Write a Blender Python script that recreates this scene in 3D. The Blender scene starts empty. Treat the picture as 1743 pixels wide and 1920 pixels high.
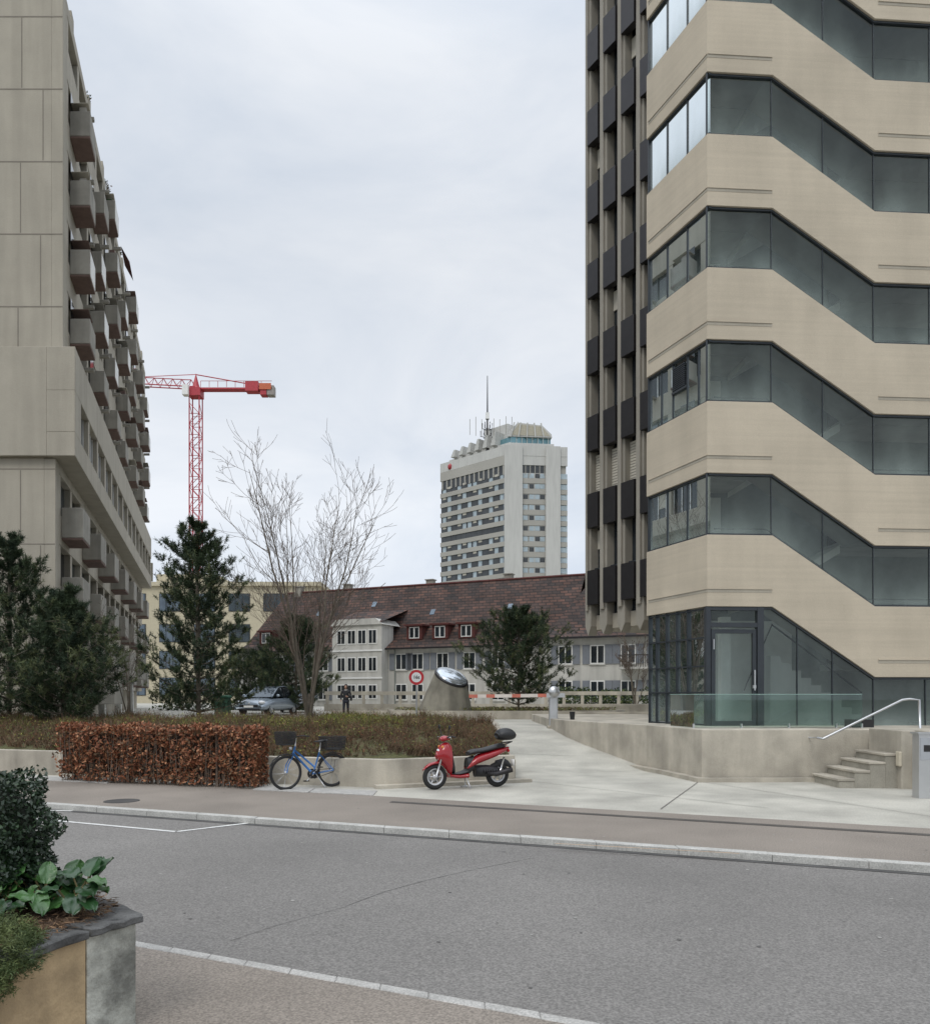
import bpy, math, random
import numpy as np
from mathutils import Vector, Matrix
random.seed(7); rng=np.random.default_rng(5)
F=1500.0; CH=1.85
S=bpy.context.scene
S.view_settings.view_transform='Standard'; S.view_settings.look='None'; S.view_settings.exposure=0

# ---------------------------------------------------------------- materials
def nn(nt,t,**k):
    n=nt.nodes.new(t)
    for a,b in k.items(): setattr(n,a,b)
    return n
def mat(name,col,rough=.8,var=.15,scale=3.0,vec=(1,1,1),bump=0.0,bscale=None,metal=0.0,spec=.5,col2=None,fine=0.0,fscale=120,coat=0.0,streak=0.0,bdist=.02,blotch=0.0,bls=.25):
    m=bpy.data.materials.new(name); m.use_nodes=True; nt=m.node_tree
    b=nt.nodes['Principled BSDF']; b.inputs['Roughness'].default_value=rough
    b.inputs['Metallic'].default_value=metal; b.inputs['Specular IOR Level'].default_value=spec
    b.inputs['Coat Weight'].default_value=coat
    tc=nn(nt,'ShaderNodeTexCoord'); mp=nn(nt,'ShaderNodeMapping'); mp.inputs['Scale'].default_value=vec
    nt.links.new(tc.outputs['Object'],mp.inputs[0])
    no=nn(nt,'ShaderNodeTexNoise'); no.inputs['Scale'].default_value=scale; no.inputs['Detail'].default_value=6; no.inputs['Roughness'].default_value=.62
    nt.links.new(mp.outputs[0],no.inputs[0])
    c2=col2 if col2 else tuple(c*(1-var) for c in col); c1=col if col2 else tuple(min(1,c*(1+var)) for c in col)
    r=nn(nt,'ShaderNodeValToRGB'); r.color_ramp.elements[0].position=.33; r.color_ramp.elements[1].position=.67
    r.color_ramp.elements[0].color=(*c2,1); r.color_ramp.elements[1].color=(*c1,1)
    nt.links.new(no.outputs[0],r.inputs[0]); out=r.outputs[0]
    def mul(src,lo,hi,vec2,sc,det=3,p0=.3,p1=.7):
        mp2=nn(nt,'ShaderNodeMapping'); mp2.inputs['Scale'].default_value=vec2; nt.links.new(tc.outputs['Object'],mp2.inputs[0])
        n2=nn(nt,'ShaderNodeTexNoise'); n2.inputs['Scale'].default_value=sc; n2.inputs['Detail'].default_value=det
        nt.links.new(mp2.outputs[0],n2.inputs[0])
        mr=nn(nt,'ShaderNodeMapRange'); mr.inputs[1].default_value=p0; mr.inputs[2].default_value=p1; mr.inputs[3].default_value=lo; mr.inputs[4].default_value=hi
        nt.links.new(n2.outputs[0],mr.inputs[0])
        mx=nn(nt,'ShaderNodeVectorMath',operation='SCALE'); nt.links.new(src,mx.inputs[0]); nt.links.new(mr.outputs[0],mx.inputs['Scale'])
        return mx.outputs[0],n2
    if fine: out,_=mul(out,1-fine,1+fine,(1,1,1),fscale,2)
    if blotch: out,_=mul(out,1-blotch,1+blotch*.6,(1,1,1),bls,5,.35,.6)
    if streak: out,_=mul(out,1-streak,1+streak*.3,(1.5,1.5,.14),1.3,8,.34,.6)
    nt.links.new(out,b.inputs['Base Color'])
    if bump:
        nb=nn(nt,'ShaderNodeTexNoise'); nb.inputs['Scale'].default_value=bscale or scale*8; nb.inputs['Detail'].default_value=4
        nt.links.new(mp.outputs[0],nb.inputs[0])
        bp=nn(nt,'ShaderNodeBump'); bp.inputs['Strength'].default_value=bump; bp.inputs['Distance'].default_value=bdist
        nt.links.new(nb.outputs[0],bp.inputs['Height']); nt.links.new(bp.outputs[0],b.inputs['Normal'])
    return m
def glassmat(name,tint,ior=1.5,rough=.01,dust_sheen=0.0,dcol=(.4,.45,.44),base=.03,haze=0.0):
    m=bpy.data.materials.new(name); m.use_nodes=True; nt=m.node_tree; nt.nodes.clear()
    o=nn(nt,'ShaderNodeOutputMaterial'); t=nn(nt,'ShaderNodeBsdfTransparent'); t.inputs[0].default_value=(*tint,1)
    g=nn(nt,'ShaderNodeBsdfGlossy'); g.inputs['Roughness'].default_value=rough; g.inputs[0].default_value=(.85,.92,.95,1)
    fr=nn(nt,'ShaderNodeFresnel'); fr.inputs[0].default_value=ior
    mx=nn(nt,'ShaderNodeMixShader'); nt.links.new(fr.outputs[0],mx.inputs[0]); nt.links.new(t.outputs[0],mx.inputs[1]); nt.links.new(g.outputs[0],mx.inputs[2])
    out=mx.outputs[0]
    if dust_sheen:  # patchy pale diffuse: dust plus hazy reflections put into the glass colour
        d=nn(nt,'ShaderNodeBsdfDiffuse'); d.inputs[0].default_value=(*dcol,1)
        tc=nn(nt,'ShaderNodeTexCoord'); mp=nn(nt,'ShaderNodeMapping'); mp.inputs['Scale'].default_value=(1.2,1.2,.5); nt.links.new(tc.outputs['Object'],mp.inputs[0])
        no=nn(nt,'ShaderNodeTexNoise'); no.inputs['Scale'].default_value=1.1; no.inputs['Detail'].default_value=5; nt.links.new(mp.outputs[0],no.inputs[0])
        mr=nn(nt,'ShaderNodeMapRange'); mr.inputs[1].default_value=.42; mr.inputs[2].default_value=.72; mr.inputs[3].default_value=base; mr.inputs[4].default_value=dust_sheen; nt.links.new(no.outputs[0],mr.inputs[0])
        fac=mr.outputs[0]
        if haze:   # dirt and hazy reflections painted in, fading upward from each pane's lower edge
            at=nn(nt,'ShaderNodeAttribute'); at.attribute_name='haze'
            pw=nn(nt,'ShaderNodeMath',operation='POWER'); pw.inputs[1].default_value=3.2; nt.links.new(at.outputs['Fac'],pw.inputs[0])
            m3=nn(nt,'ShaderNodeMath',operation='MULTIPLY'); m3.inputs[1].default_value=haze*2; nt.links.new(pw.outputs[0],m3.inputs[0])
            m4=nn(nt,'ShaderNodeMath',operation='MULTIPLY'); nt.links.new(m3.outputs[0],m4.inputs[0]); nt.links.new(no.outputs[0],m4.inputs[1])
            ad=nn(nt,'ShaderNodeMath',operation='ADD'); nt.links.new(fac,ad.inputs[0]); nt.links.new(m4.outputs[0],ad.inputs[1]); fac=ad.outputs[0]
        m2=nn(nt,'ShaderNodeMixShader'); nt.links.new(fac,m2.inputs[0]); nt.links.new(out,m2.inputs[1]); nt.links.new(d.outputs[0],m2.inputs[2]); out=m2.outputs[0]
    nt.links.new(out,o.inputs[0]); return m

BEIGE=mat('beige_concrete',(.50,.44,.345),.85,.05,.8,vec=(1,1,1),bump=.25,bscale=60,streak=.05,fine=.04,fscale=40,blotch=.06,bls=.5)
def add_boards(m,strength=.12,sc=9):
    nt=m.node_tree; b=nt.nodes['Principled BSDF']; tc=nn(nt,'ShaderNodeTexCoord')
    mp=nn(nt,'ShaderNodeMapping'); mp.inputs['Scale'].default_value=(.15,.15,sc); nt.links.new(tc.outputs['Object'],mp.inputs[0])
    no=nn(nt,'ShaderNodeTexNoise'); no.inputs['Scale'].default_value=1.0; no.inputs['Detail'].default_value=5; no.inputs['Roughness'].default_value=.7
    nt.links.new(mp.outputs[0],no.inputs[0])
    mr=nn(nt,'ShaderNodeMapRange'); mr.inputs[1].default_value=.3; mr.inputs[2].default_value=.7; mr.inputs[3].default_value=1-strength; mr.inputs[4].default_value=1+strength
    nt.links.new(no.outputs[0],mr.inputs[0])
    src=b.inputs['Base Color'].links[0].from_socket
    mx=nn(nt,'ShaderNodeVectorMath',operation='SCALE'); nt.links.new(src,mx.inputs[0]); nt.links.new(mr.outputs[0],mx.inputs['Scale']); nt.links.new(mx.outputs[0],b.inputs['Base Color'])
add_boards(BEIGE,.06,9)
LCONC=mat('grey_beige_concrete',(.375,.345,.285),.9,.06,.7,bump=.2,bscale=40,streak=.10,fine=.05,fscale=25)
LCONCD=mat('concrete_joint',(.20,.18,.15),.9,.1)
BALC=mat('balcony_concrete',(.30,.285,.25),.9,.12,1.5,streak=.2)
CONC=mat('wall_concrete',(.42,.385,.32),.9,.10,1.2,bump=.3,bscale=40,streak=.20,fine=.06,fscale=50,blotch=.12,bls=1.2)
PALE=mat('pale_concrete_paving',(.42,.405,.355),.9,.13,.55,fine=.12,fscale=35,bump=.2,bscale=60,blotch=.16,bls=.9)
DARKMET=mat('dark_anodised_metal',(.035,.033,.035),.4,.1,metal=.5)
FRAME=mat('window_frame_anthracite',(.04,.047,.055),.45,.1,metal=.3)
DKWIN=mat('dark_window_glass',(.02,.025,.03),.06,.3,.4,spec=.7)
SKYWIN=mat('reflective_window_glass',(.10,.13,.16),.05,.3,.4,spec=1.0,metal=.55)
GLASS=glassmat('stairwell_glass',(.84,.90,.88),ior=1.5,dust_sheen=.12,base=.02,haze=.42,dcol=(.30,.36,.34))
CLEAR=glassmat('railing_glass',(.68,.81,.76),ior=1.55,dust_sheen=.10,dcol=(.4,.55,.5))
INTER=mat('interior_concrete',(.46,.46,.44),.9,.10,.8,streak=.12)
INTERW=mat('interior_wall',(.26,.28,.27),.9,.12)
INTERL=mat('interior_light_plaster',(.70,.71,.68),.9,.06)
WHITE=mat('white_paint',(.75,.75,.73),.6,.06)
OFFW=mat('white_render',(.50,.49,.455),.9,.08,.5,streak=.16)
BLIND=mat('blind_beige',(.50,.47,.40),.8,.05)
STEEL=mat('brushed_steel',(.55,.56,.57),.35,.05,metal=.85)
BLACK=mat('black_plastic',(.015,.015,.017),.5,.1)
RUB=mat('tyre_rubber',(.02,.02,.02),.85,.1)
REDP=mat('red_car_paint',(.30,.008,.014),.25,.05,coat=.5)
BLUEP=mat('blue_bike_paint',(.02,.14,.40),.3,.05,coat=.5)
CHROME=mat('chrome',(.7,.7,.72),.15,.03,metal=1)
ROAD=mat('asphalt',(.182,.173,.162),.9,.08,.35,fine=.34,fscale=55,bump=.6,bscale=110,bdist=.008,blotch=.12,bls=.22)
SIDE=mat('pavement_asphalt',(.232,.202,.172),.92,.10,.45,fine=.32,fscale=60,bump=.6,bscale=110,bdist=.008,blotch=.14,bls=.4)
KERB=mat('granite_kerb',(.43,.425,.40),.85,.14,4,fine=.22,fscale=60)
KERBN=mat('granite_kerb_worn',(.37,.36,.34),.85,.16,5,fine=.25,fscale=60)
KJ=mat('kerb_joint_mortar',(.22,.215,.20),.9,.15)
GROUNDM=mat('ground_far',(.12,.13,.09),.95,.2,.1)
SOIL=mat('bed_soil',(.075,.06,.032),1,.35,2.5,fine=.5,fscale=25,bump=.8,bscale=20,col2=(.10,.105,.035),bdist=.05)
BARK=mat('bark',(.13,.11,.085),.95,.25,6,bump=.5,bscale=30)
TWIG=mat('twig_bark',(.12,.092,.072),.95,.2,4)
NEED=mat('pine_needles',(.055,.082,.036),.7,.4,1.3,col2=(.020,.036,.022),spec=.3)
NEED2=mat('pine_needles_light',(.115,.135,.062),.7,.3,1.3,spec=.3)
BEECH=mat('beech_leaves_dry',(.30,.105,.045),.7,.4,9,col2=(.12,.04,.018))
BEECH2=mat('beech_leaves_dry_pale',(.42,.20,.10),.7,.3,9)
SHR1=mat('shrub_brown',(.12,.075,.042),.9,.4,1.2)
SHR2=mat('shrub_green',(.10,.125,.035),.8,.35,1.5)
SHR3=mat('shrub_yellow',(.28,.28,.06),.8,.3,5)
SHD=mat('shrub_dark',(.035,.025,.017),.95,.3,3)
PAINT=mat('road_marking_paint',(.62,.62,.60),.7,.15,8,fine=.2,fscale=40)
TAR=mat('tar_joint',(.055,.052,.05),.8,.2)

# ---------------------------------------------------------------- mesh builder
def group(name):
    e=bpy.data.objects.new(name,None); e.empty_display_size=.3; S.collection.objects.link(e); return e
class MB:
    def __init__(s,M=None): s.v=[];s.f=[];s.m=[];s.mats=[];s.M=M or Matrix.Identity(4)
    def mi(s,m):
        if m not in s.mats: s.mats.append(m)
        return s.mats.index(m)
    def add(s,vs,fs,m,M=None):
        T=s.M@M if M else s.M; o=len(s.v); k=s.mi(m)
        s.v+= [tuple(T@Vector(p)) for p in vs]; s.f+=[tuple(o+i for i in f) for f in fs]; s.m+=[k]*len(fs)
    def box(s,a,b,m,M=None):
        x0,y0,z0=a;x1,y1,z1=b
        s.add([(x0,y0,z0),(x1,y0,z0),(x1,y1,z0),(x0,y1,z0),(x0,y0,z1),(x1,y0,z1),(x1,y1,z1),(x0,y1,z1)],
              [(3,2,1,0),(4,5,6,7),(0,1,5,4),(1,2,6,5),(2,3,7,6),(3,0,4,7)],m,M)
    def xz(s,poly,y0,y1,m,M=None):
        n=len(poly); vs=[(x,y0,z) for x,z in poly]+[(x,y1,z) for x,z in poly]
        s.add(vs,[tuple(range(n)),tuple(range(2*n-1,n-1,-1))]+[(i,i+n,(i+1)%n+n,(i+1)%n) for i in range(n)],m,M)
    def xy(s,poly,z0,z1,m,M=None):
        n=len(poly); vs=[(x,y,z0) for x,y in poly]+[(x,y,z1) for x,y in poly]
        s.add(vs,[tuple(range(n-1,-1,-1)),tuple(range(n,2*n))]+[(i,(i+1)%n,(i+1)%n+n,i+n) for i in range(n)],m,M)
    def tube(s,pts,r,m,n=6,M=None,cap=True):
        pts=[Vector(p) for p in pts]; rr=r if hasattr(r,'__len__') else [r]*len(pts); vs=[];fs=[]
        for i,p in enumerate(pts):
            d=(pts[min(i+1,len(pts)-1)]-pts[max(i-1,0)])
            if d.length<1e-9: d=Vector((0,0,1))
            d.normalize()
            a=d.cross(Vector((0,0,1))) if abs(d.z)<.95 else d.cross(Vector((1,0,0)))
            a.normalize(); b=d.cross(a)
            for k in range(n):
                t=2*math.pi*k/n; vs.append(p+(a*math.cos(t)+b*math.sin(t))*rr[i])
        for i in range(len(pts)-1):
            for k in range(n): fs.append((i*n+k,i*n+(k+1)%n,(i+1)*n+(k+1)%n,(i+1)*n+k))
        if cap: fs+=[tuple(range(n)),tuple(range(len(vs)-1,len(vs)-n-1,-1))]
        s.add(vs,fs,m,M)
    def lathe(s,prof,m,M=None,n=24):
        vs=[];fs=[]
        for r,z in prof:
            for k in range(n):
                t=2*math.pi*k/n; vs.append((r*math.cos(t),r*math.sin(t),z))
        for i in range(len(prof)-1):
            for k in range(n): fs.append((i*n+k,i*n+(k+1)%n,(i+1)*n+(k+1)%n,(i+1)*n+k))
        s.add(vs,fs,m,M)
    def sph(s,c,r,m,M=None,n=12,q=8):
        rx,ry,rz=r if hasattr(r,'__len__') else (r,r,r)
        T=Matrix.Translation(c)@Matrix.Diagonal((rx,ry,rz,1)); 
        s.lathe([(max(1e-4,math.sin(math.pi*i/q)),-math.cos(math.pi*i/q)) for i in range(q+1)],m,(M@T) if M else T,n)
    def build(s,name,parent=None,smooth=False,bevel=0,seg=2,subsurf=0):
        me=bpy.data.meshes.new(name); me.from_pydata(s.v,[],s.f)
        for m in s.mats: me.materials.append(m)
        me.polygons.foreach_set('material_index',s.m)
        if smooth: me.polygons.foreach_set('use_smooth',[True]*len(s.f))
        me.update(); o=bpy.data.objects.new(name,me); S.collection.objects.link(o)
        if parent: o.parent=parent
        if bevel:
            b=o.modifiers.new('b','BEVEL'); b.width=bevel; b.segments=seg; b.limit_method='ANGLE'; b.angle_limit=math.radians(35)
        if subsurf:
            q=o.modifiers.new('s','SUBSURF'); q.levels=subsurf; q.render_levels=subsurf
        return o
def rawmesh(name,V,n,mats,mi=None,parent=None):
    k=V.shape[0]; me=bpy.data.meshes.new(name)
    me.vertices.add(k*n); me.vertices.foreach_set('co',V.reshape(-1).astype(np.float32))
    me.loops.add(k*n); me.loops.foreach_set('vertex_index',np.arange(k*n,dtype=np.int32))
    me.polygons.add(k); me.polygons.foreach_set('loop_start',np.arange(0,k*n,n,dtype=np.int32)); 
    for m in mats: me.materials.append(m)
    if mi is not None: me.polygons.foreach_set('material_index',mi.astype(np.int32))
    me.update(calc_edges=True); me.validate()
    o=bpy.data.objects.new(name,me); S.collection.objects.link(o)
    if parent: o.parent=parent
    return o
def frame(o,x,y): 
    M=Matrix.Identity(4); x=Vector((x[0],x[1],0)); y=Vector((y[0],y[1],0))
    M.col[0]=(*x,0); M.col[1]=(*y,0); M.col[2]=(0,0,1,0); M.col[3]=(o[0],o[1],o[2] if len(o)>2 else 0,1); return M
def unit(x,y): 
    l=math.hypot(x,y); return (x/l,y/l)
def rdirs(n):
    v=rng.normal(size=(n,3)); return v/np.linalg.norm(v,axis=1,keepdims=True)

# ---------------------------------------------------------------- ground
def rampz(Y):
    return float(np.interp(Y,[20,21,23,25.6,27.5,200],[0,.1,.47,.79,.85,.85]))
mb=MB(); mb.add([(-2500,-400,-.14),(2500,-400,-.14),(2500,4000,-.14),(-2500,4000,-.14)],[(0,1,2,3)],GROUNDM); mb.build('ground')
fk=lambda x:10.8-.41*x
nk=lambda x:5.03-.466*x
fs_=lambda x:14.15-.45*x
XS=[-60+2*i for i in range(56)]
def strip(name,f0,f1,z,m,xs=XS):
    b=MB(); vs=[];fs=[]
    for x in xs: vs+=[(x,f0(x),z),(x,f1(x),z)]
    for i in range(len(xs)-1): fs.append((2*i,2*i+2,2*i+3,2*i+1))
    b.add(vs,fs,m); return b
strip('road',nk,fk,-.08,ROAD).build('road')
b=strip('p',lambda x:fk(x)+.2,fs_,0,SIDE); b.build('pavement')
b=strip('p',lambda x:nk(x)-40,lambda x:nk(x)-.10,-.055,SIDE); b.build('pavement')
def kerb(name,f,w,z0,z1,L,x0,x1,g,m):
    b=MB(); x=x0
    while x<x1:
        xe=x+L*random.uniform(.92,1.08)
        dz=random.uniform(-.003,.003)
        b.xy([(x+g,f(x)),(xe-g,f(xe)),(xe-g,f(xe)+w),(x+g,f(x)+w)],z0,z1+dz,m); x=xe
    b.xy([(x0,f(x0)+.005),(x1,f(x1)+.005),(x1,f(x1)+w-.005),(x0,f(x0)+w-.005)],z0,z1-.006,KJ)
    return b.build(name,bevel=.005,seg=1)
kerb('kerb',fk,.17,-.13,.008,1.0,-40,22,.004,KERB)
kerb('kerb',lambda x:nk(x)-.10,.10,-.13,-.05,.33,-14,14,.002,KERBN)
b=strip('g',lambda x:fk(x)-.14,lambda x:fk(x)-.003,-.075,mat('gutter_asphalt',(.075,.073,.07),.9,.3,3,fine=.3))
b.build('road_gutter')
b=MB(); vs=[];fs=[]; NX=61
rows=[0,.02,.04,.06,.08,.1]+[.1+.006*i for i in range(1,26)]+[.3,.4,.6,1.0]
for t in rows:
    for i in range(NX):
        x=-60+2*i
        y=fs_(max(-40,min(x,20)))*(1-t)+140*t
        vs.append((x,y,rampz(y)))
for j in range(len(rows)-1):
    for i in range(NX-1): fs.append((j*NX+i,j*NX+i+1,(j+1)*NX+i+1,(j+1)*NX+i))
b.add(vs,fs,PALE); b.build('plaza_paving',smooth=True)
b=MB()
def line(b,p,q,w,z,m,zf=None):
    p=Vector(p);q=Vector(q);d=(q-p).normalized();n=Vector((-d.y,d.x))*w/2
    N=10; 
    for i in range(N):
        a=p.lerp(q,i/N); c=p.lerp(q,(i+1)/N); za=z+(rampz(a.y) if zf else 0); zc=z+(rampz(c.y) if zf else 0)
        b.add([(a.x-n.x,a.y-n.y,za),(c.x-n.x,c.y-n.y,zc),(c.x+n.x,c.y+n.y,zc),(a.x+n.x,a.y+n.y,za)],[(0,1,2,3)],m)
line(b,(-1.3,14.02),(12,13.45-5.4),.13,.005,mat('drain_channel',(.075,.068,.06),.8,.25,3))
line(b,(-1.3,14.10),(12,13.53-5.4),.03,.008,TAR)
JN=mat('paving_joint',(.14,.13,.115),.9,.3,3)
for p,q in [((1.4,17.4),(5.0,13.2)),((3.2,13.1),(5.0,17.2)),((5.15,17.2),(7.2,12.2))]: line(b,p,q,.016,.012,JN)
for y in (19.9,22.0,24.6): line(b,(1.2,y),(5.1-.42*(y-17),y-.3),.018,.012,JN,True)
b.build('paving_joint_lines')
b=MB()
def gp(u,v,z=-.08): Y=(CH-z)*F/(v-1306); return ((u-871)/F*Y,Y)
line(b,gp(60,1535),gp(330,1560),.08,-.074,PAINT); line(b,gp(330,1560),gp(480,1542),.08,-.074,PAINT); line(b,gp(60,1519),gp(135,1521),.08,-.074,PAINT)
b.build('road_marking')
b=MB(); crk=mat('asphalt_seam',(.22,.213,.20),.9,.2,5); crd=mat('asphalt_crack',(.135,.13,.122),.9,.2,5)
pts=[gp(*p) for p in [(650,1698),(720,1672),(800,1650),(880,1632),(1000,1608)]]
for i in range(4): line(b,pts[i],pts[i+1],.012,-.075,crk)
pts=[gp(*p) for p in [(430,1765),(520,1735),(650,1700)]]
for i in range(2): line(b,pts[i],pts[i+1],.006,-.075,crd)
line(b,gp(1040,1583,.0),gp(1385,1602,.0),.035,.012,mat('kerb_rust',(.38,.27,.18),.9,.2))
b.build('asphalt_crack')
N=260; X=rng.uniform(-9,9,N); Yd=rng.uniform(0,1,N); Yc_=np.where(Yd<.6, (5.3-.466*X)+(5.2)*(Yd/.6), (11.1-.41*X)+2.8*((Yd-.6)/.4)); Zc=np.where(Yd<.6,-.0755,.0035)
ang=np.linspace(0,2*np.pi,7)[:6]; rr=rng.uniform(.006,.02,N)
V=np.stack([np.stack([X+rr*np.cos(a)*rng.uniform(.7,1.3,N),Yc_+rr*np.sin(a)*rng.uniform(.7,1.3,N),Zc],1) for a in ang],1)
rawmesh('gum_spots',V,6,[mat('gum_pale',(.32,.31,.29),.9,.2),mat('oil_spot',(.10,.095,.09),.7,.2)],rng.choice(2,N,p=[.6,.4]))
b=MB(); b.lathe([(.0001,.006),(.3,.006),(.3,0)],TAR,Matrix.Translation((*gp(228,1502,0),0)),24); b.build('manhole_cover')
b=MB()
for (x0,x1) in [(-10.2,-7.6),(-4.2,-3.0),(-3.0,-1.7)]:
    f=lambda x:14.85-.36*(x+1.7)+.0
    b.xy([(x0+.01,f(x0)+.05),(x1-.01,f(x1)+.05),(x1-.01,f(x1)+.75),(x0+.01,f(x0)+.75)],-.05,.018,KERBN)
b.build('paving_slab_strip',bevel=.005,seg=1)

# ---------------------------------------------------------------- planted bed with retaining wall
C=[(-26,24.0),(-1.6,16.2),(1.09,17.4),(1.12,30.0)]
g=group('retaining_wall'); b=MB()
def wallseg(b,p,q,th,z0,z1,m):
    d=unit(q[0]-p[0],q[1]-p[1]); n=(-d[1],d[0])
    b.xy([(p[0],p[1]),(q[0],q[1]),(q[0]+n[0]*th,q[1]+n[1]*th),(p[0]+n[0]*th,p[1]+n[1]*th)],z0,z1,m)
wallseg(b,C[0],(-5.7,17.51),.22,-.05,.57,CONC); wallseg(b,(-5.69,17.507),C[1],.22,-.05,.572,CONC)
wallseg(b,C[1],C[2],.22,-.05,.574,CONC); 
b.build('wall',g,bevel=.012)
b=MB(); 
n=24
for i in range(n):
    y0=17.62+(30-17.4)*i/n; y1=17.4+.2+(30-17.4)*(i+1)/n
    h=lambda y: max(rampz(y)+.10,.45)
    b.add([(.94,y0,-.05),(1.11,y0,-.05),(1.11,y1,-.05),(.94,y1,-.05),(.94,y0,h(y0)),(1.11,y0,h(y0)),(1.11,y1,h(y1)),(.94,y1,h(y1))],[(4,5,6,7),(1,2,6,5),(0,3,7,4)]+([(0,1,5,4)] if i==0 else []),CONC)
b.build('side_kerb',g)
b=MB(); wallseg(b,(-1.75,15.95),(1.45,17.25),.25,-.05,.075,CONC); b.build('foot_step',g,bevel=.01)
def front_y(x):
    if x<-1.6: return 16.2+(-1.6-x)*(7.8/24.4)+.2
    return 16.2+(x+1.6)*(1.2/2.69)+.2
def bedz(x,y):
    d=y-front_y(x)
    base=.52+.5*(1-math.exp(-max(d,0)/3.5))
    base+=.05*math.sin(x*1.7+y)+.04*math.sin(y*2.3-x*.6)
    edge=min(1,max(0,(1.1-x)/2.0)); k=.55+.45*edge
    base=.45+(base-.45)*k
    return max(base,rampz(y)+.05,.45)
b=MB(); vs=[];fs=[]; nx=70;ny=36
for j in range(ny+1):
    for i in range(nx+1):
        x=-28+29.0*i/nx; y=front_y(x)+(31-front_y(x))*j/ny
        vs.append((x,y,bedz(x,y)-.02))
for j in range(ny):
    for i in range(nx): fs.append((j*(nx+1)+i,j*(nx+1)+i+1,(j+1)*(nx+1)+i+1,(j+1)*(nx+1)+i))
b.add(vs,fs,SOIL); b.build('planting_bed_soil',smooth=True)
def shrubs(name,N,region,mats,weights,hh=(.1,.4),leaf=.035,kw=7,kl=9):
    P=[]
    while len(P)<N:
        x,y=region()
        if math.sin(x*2.1+.5*math.sin(y))*math.cos(y*1.3+x*.4)+random.uniform(-.9,1.1)>-.1: P.append((x,y,bedz(x,y)))
    P=np.array(P); H=rng.uniform(hh[0],hh[1],N)*(1+.45*np.sin(P[:,0]*2.7+P[:,1])*np.cos(P[:,1]*1.9))
    mi=rng.choice(len(mats),N,p=weights)
    base=np.repeat(P,kw,0)+rng.normal(0,.03,(N*kw,3))*[1,1,0]; d=rdirs(N*kw)*[.55,.55,.3]; d[:,2]=np.abs(d[:,2])+.7
    tip=base+d*np.repeat(H,kw)[:,None]; s=rng.normal(0,.006,(N*kw,3)); s[:,2]=0
    tw=np.stack([base-s,base+s,tip],1)
    t=rng.uniform(.1,1.05,N*kl); bp=np.repeat(P,kl,0); dd=rdirs(N*kl)*[.6,.6,.3]; dd[:,2]=np.abs(dd[:,2])+.6
    c=bp+dd*(np.repeat(H,kl)*t)[:,None]; a=rdirs(N*kl)*leaf*rng.uniform(.5,1.3,(N*kl,1)); q=rdirs(N*kl)*leaf*.6
    lf=np.stack([c-a,c+q,c+a],1)
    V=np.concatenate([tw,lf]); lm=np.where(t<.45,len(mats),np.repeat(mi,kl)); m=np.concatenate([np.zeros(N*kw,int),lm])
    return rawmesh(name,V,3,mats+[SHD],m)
def reg():
    while True:
        x=random.uniform(-22,.9); y=random.uniform(front_y(x)+.1,30.5 if x<-1.5 else 29)
        if random.random()<1.6*math.exp(-(y-16)/9): return x,y
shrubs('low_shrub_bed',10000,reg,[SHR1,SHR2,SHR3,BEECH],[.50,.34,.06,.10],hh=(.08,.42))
def reg2():
    while True:
        x=random.uniform(-20,-.5) if random.random()<.6 else random.gauss(-4.3,1.0); y=random.gauss(25.5,1.6)
        if y>21: return x,y
shrubs('groundcover_plants',2600,reg2,[SHR3,SHR3,SHR2,SHR2],[.15,.15,.35,.35],hh=(.08,.28),leaf=.05)
g=group('beech_hedge')
A=np.array([-8.95,17.5]);B=np.array([-4.2,16.02]); L=np.linalg.norm(B-A); d=(B-A)/L; nrm=np.array([-d[1],d[0]])
N=14500
s=rng.uniform(0,L,N); w=rng.uniform(0,.55,N); z=rng.uniform(.05,1.2,N)
face=rng.choice(4,N,p=[.5,.25,.13,.12]); bulge=.06*np.sin(s*5)+.05*np.sin(z*9+s*3)
w=np.where(face==0,rng.uniform(-.05,.12,N)+bulge,w); z=np.where(face==1,rng.uniform(1.08,1.25,N)+.035*np.sin(s*4)+.02*np.sin(s*11),z)
s=np.where(face==2,L-rng.uniform(0,.1,N),s)
hole=np.sin(s*6.3+2*np.sin(z*5))*np.sin(z*7.1+s*2.2)
keep=rng.uniform(0,1,N)<(.6+.4*np.clip(z/.5,0,1))*np.where((hole<-.55)&(face==0),.35,1)
P=np.stack([A[0]+d[0]*s+nrm[0]*w,A[1]+d[1]*s+nrm[1]*w,z],1)[keep]; N=len(P)
a=rdirs(N)*.042*rng.uniform(.6,1.3,(N,1)); q=rdirs(N)*.026
V=np.stack([P-a,P+q,P+a,P-q],1); rawmesh('leaves',V,4,[BEECH,BEECH2,SHR1],rng.choice(3,N,p=[.55,.2,.25]),g)
b=MB()
for i in range(420):
    s0=random.uniform(0,L); w0=random.uniform(.02,.5); p=A+d*s0+nrm*w0
    s1=s0+random.uniform(-.15,.15); w1=min(.55,max(-.02,w0+random.uniform(-.2,.2))); q=A+d*s1+nrm*w1
    b.tube([(p[0],p[1],-.02),((p[0]+q[0])/2,(p[1]+q[1])/2,.6),(q[0],q[1],random.uniform(.9,1.33))],[.010,.007,.003],TWIG,3)
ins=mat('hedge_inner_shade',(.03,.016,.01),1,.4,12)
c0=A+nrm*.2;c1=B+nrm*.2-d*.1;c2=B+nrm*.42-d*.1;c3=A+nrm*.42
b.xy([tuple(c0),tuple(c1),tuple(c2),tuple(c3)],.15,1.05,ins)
b.build('twigs',g)

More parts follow.
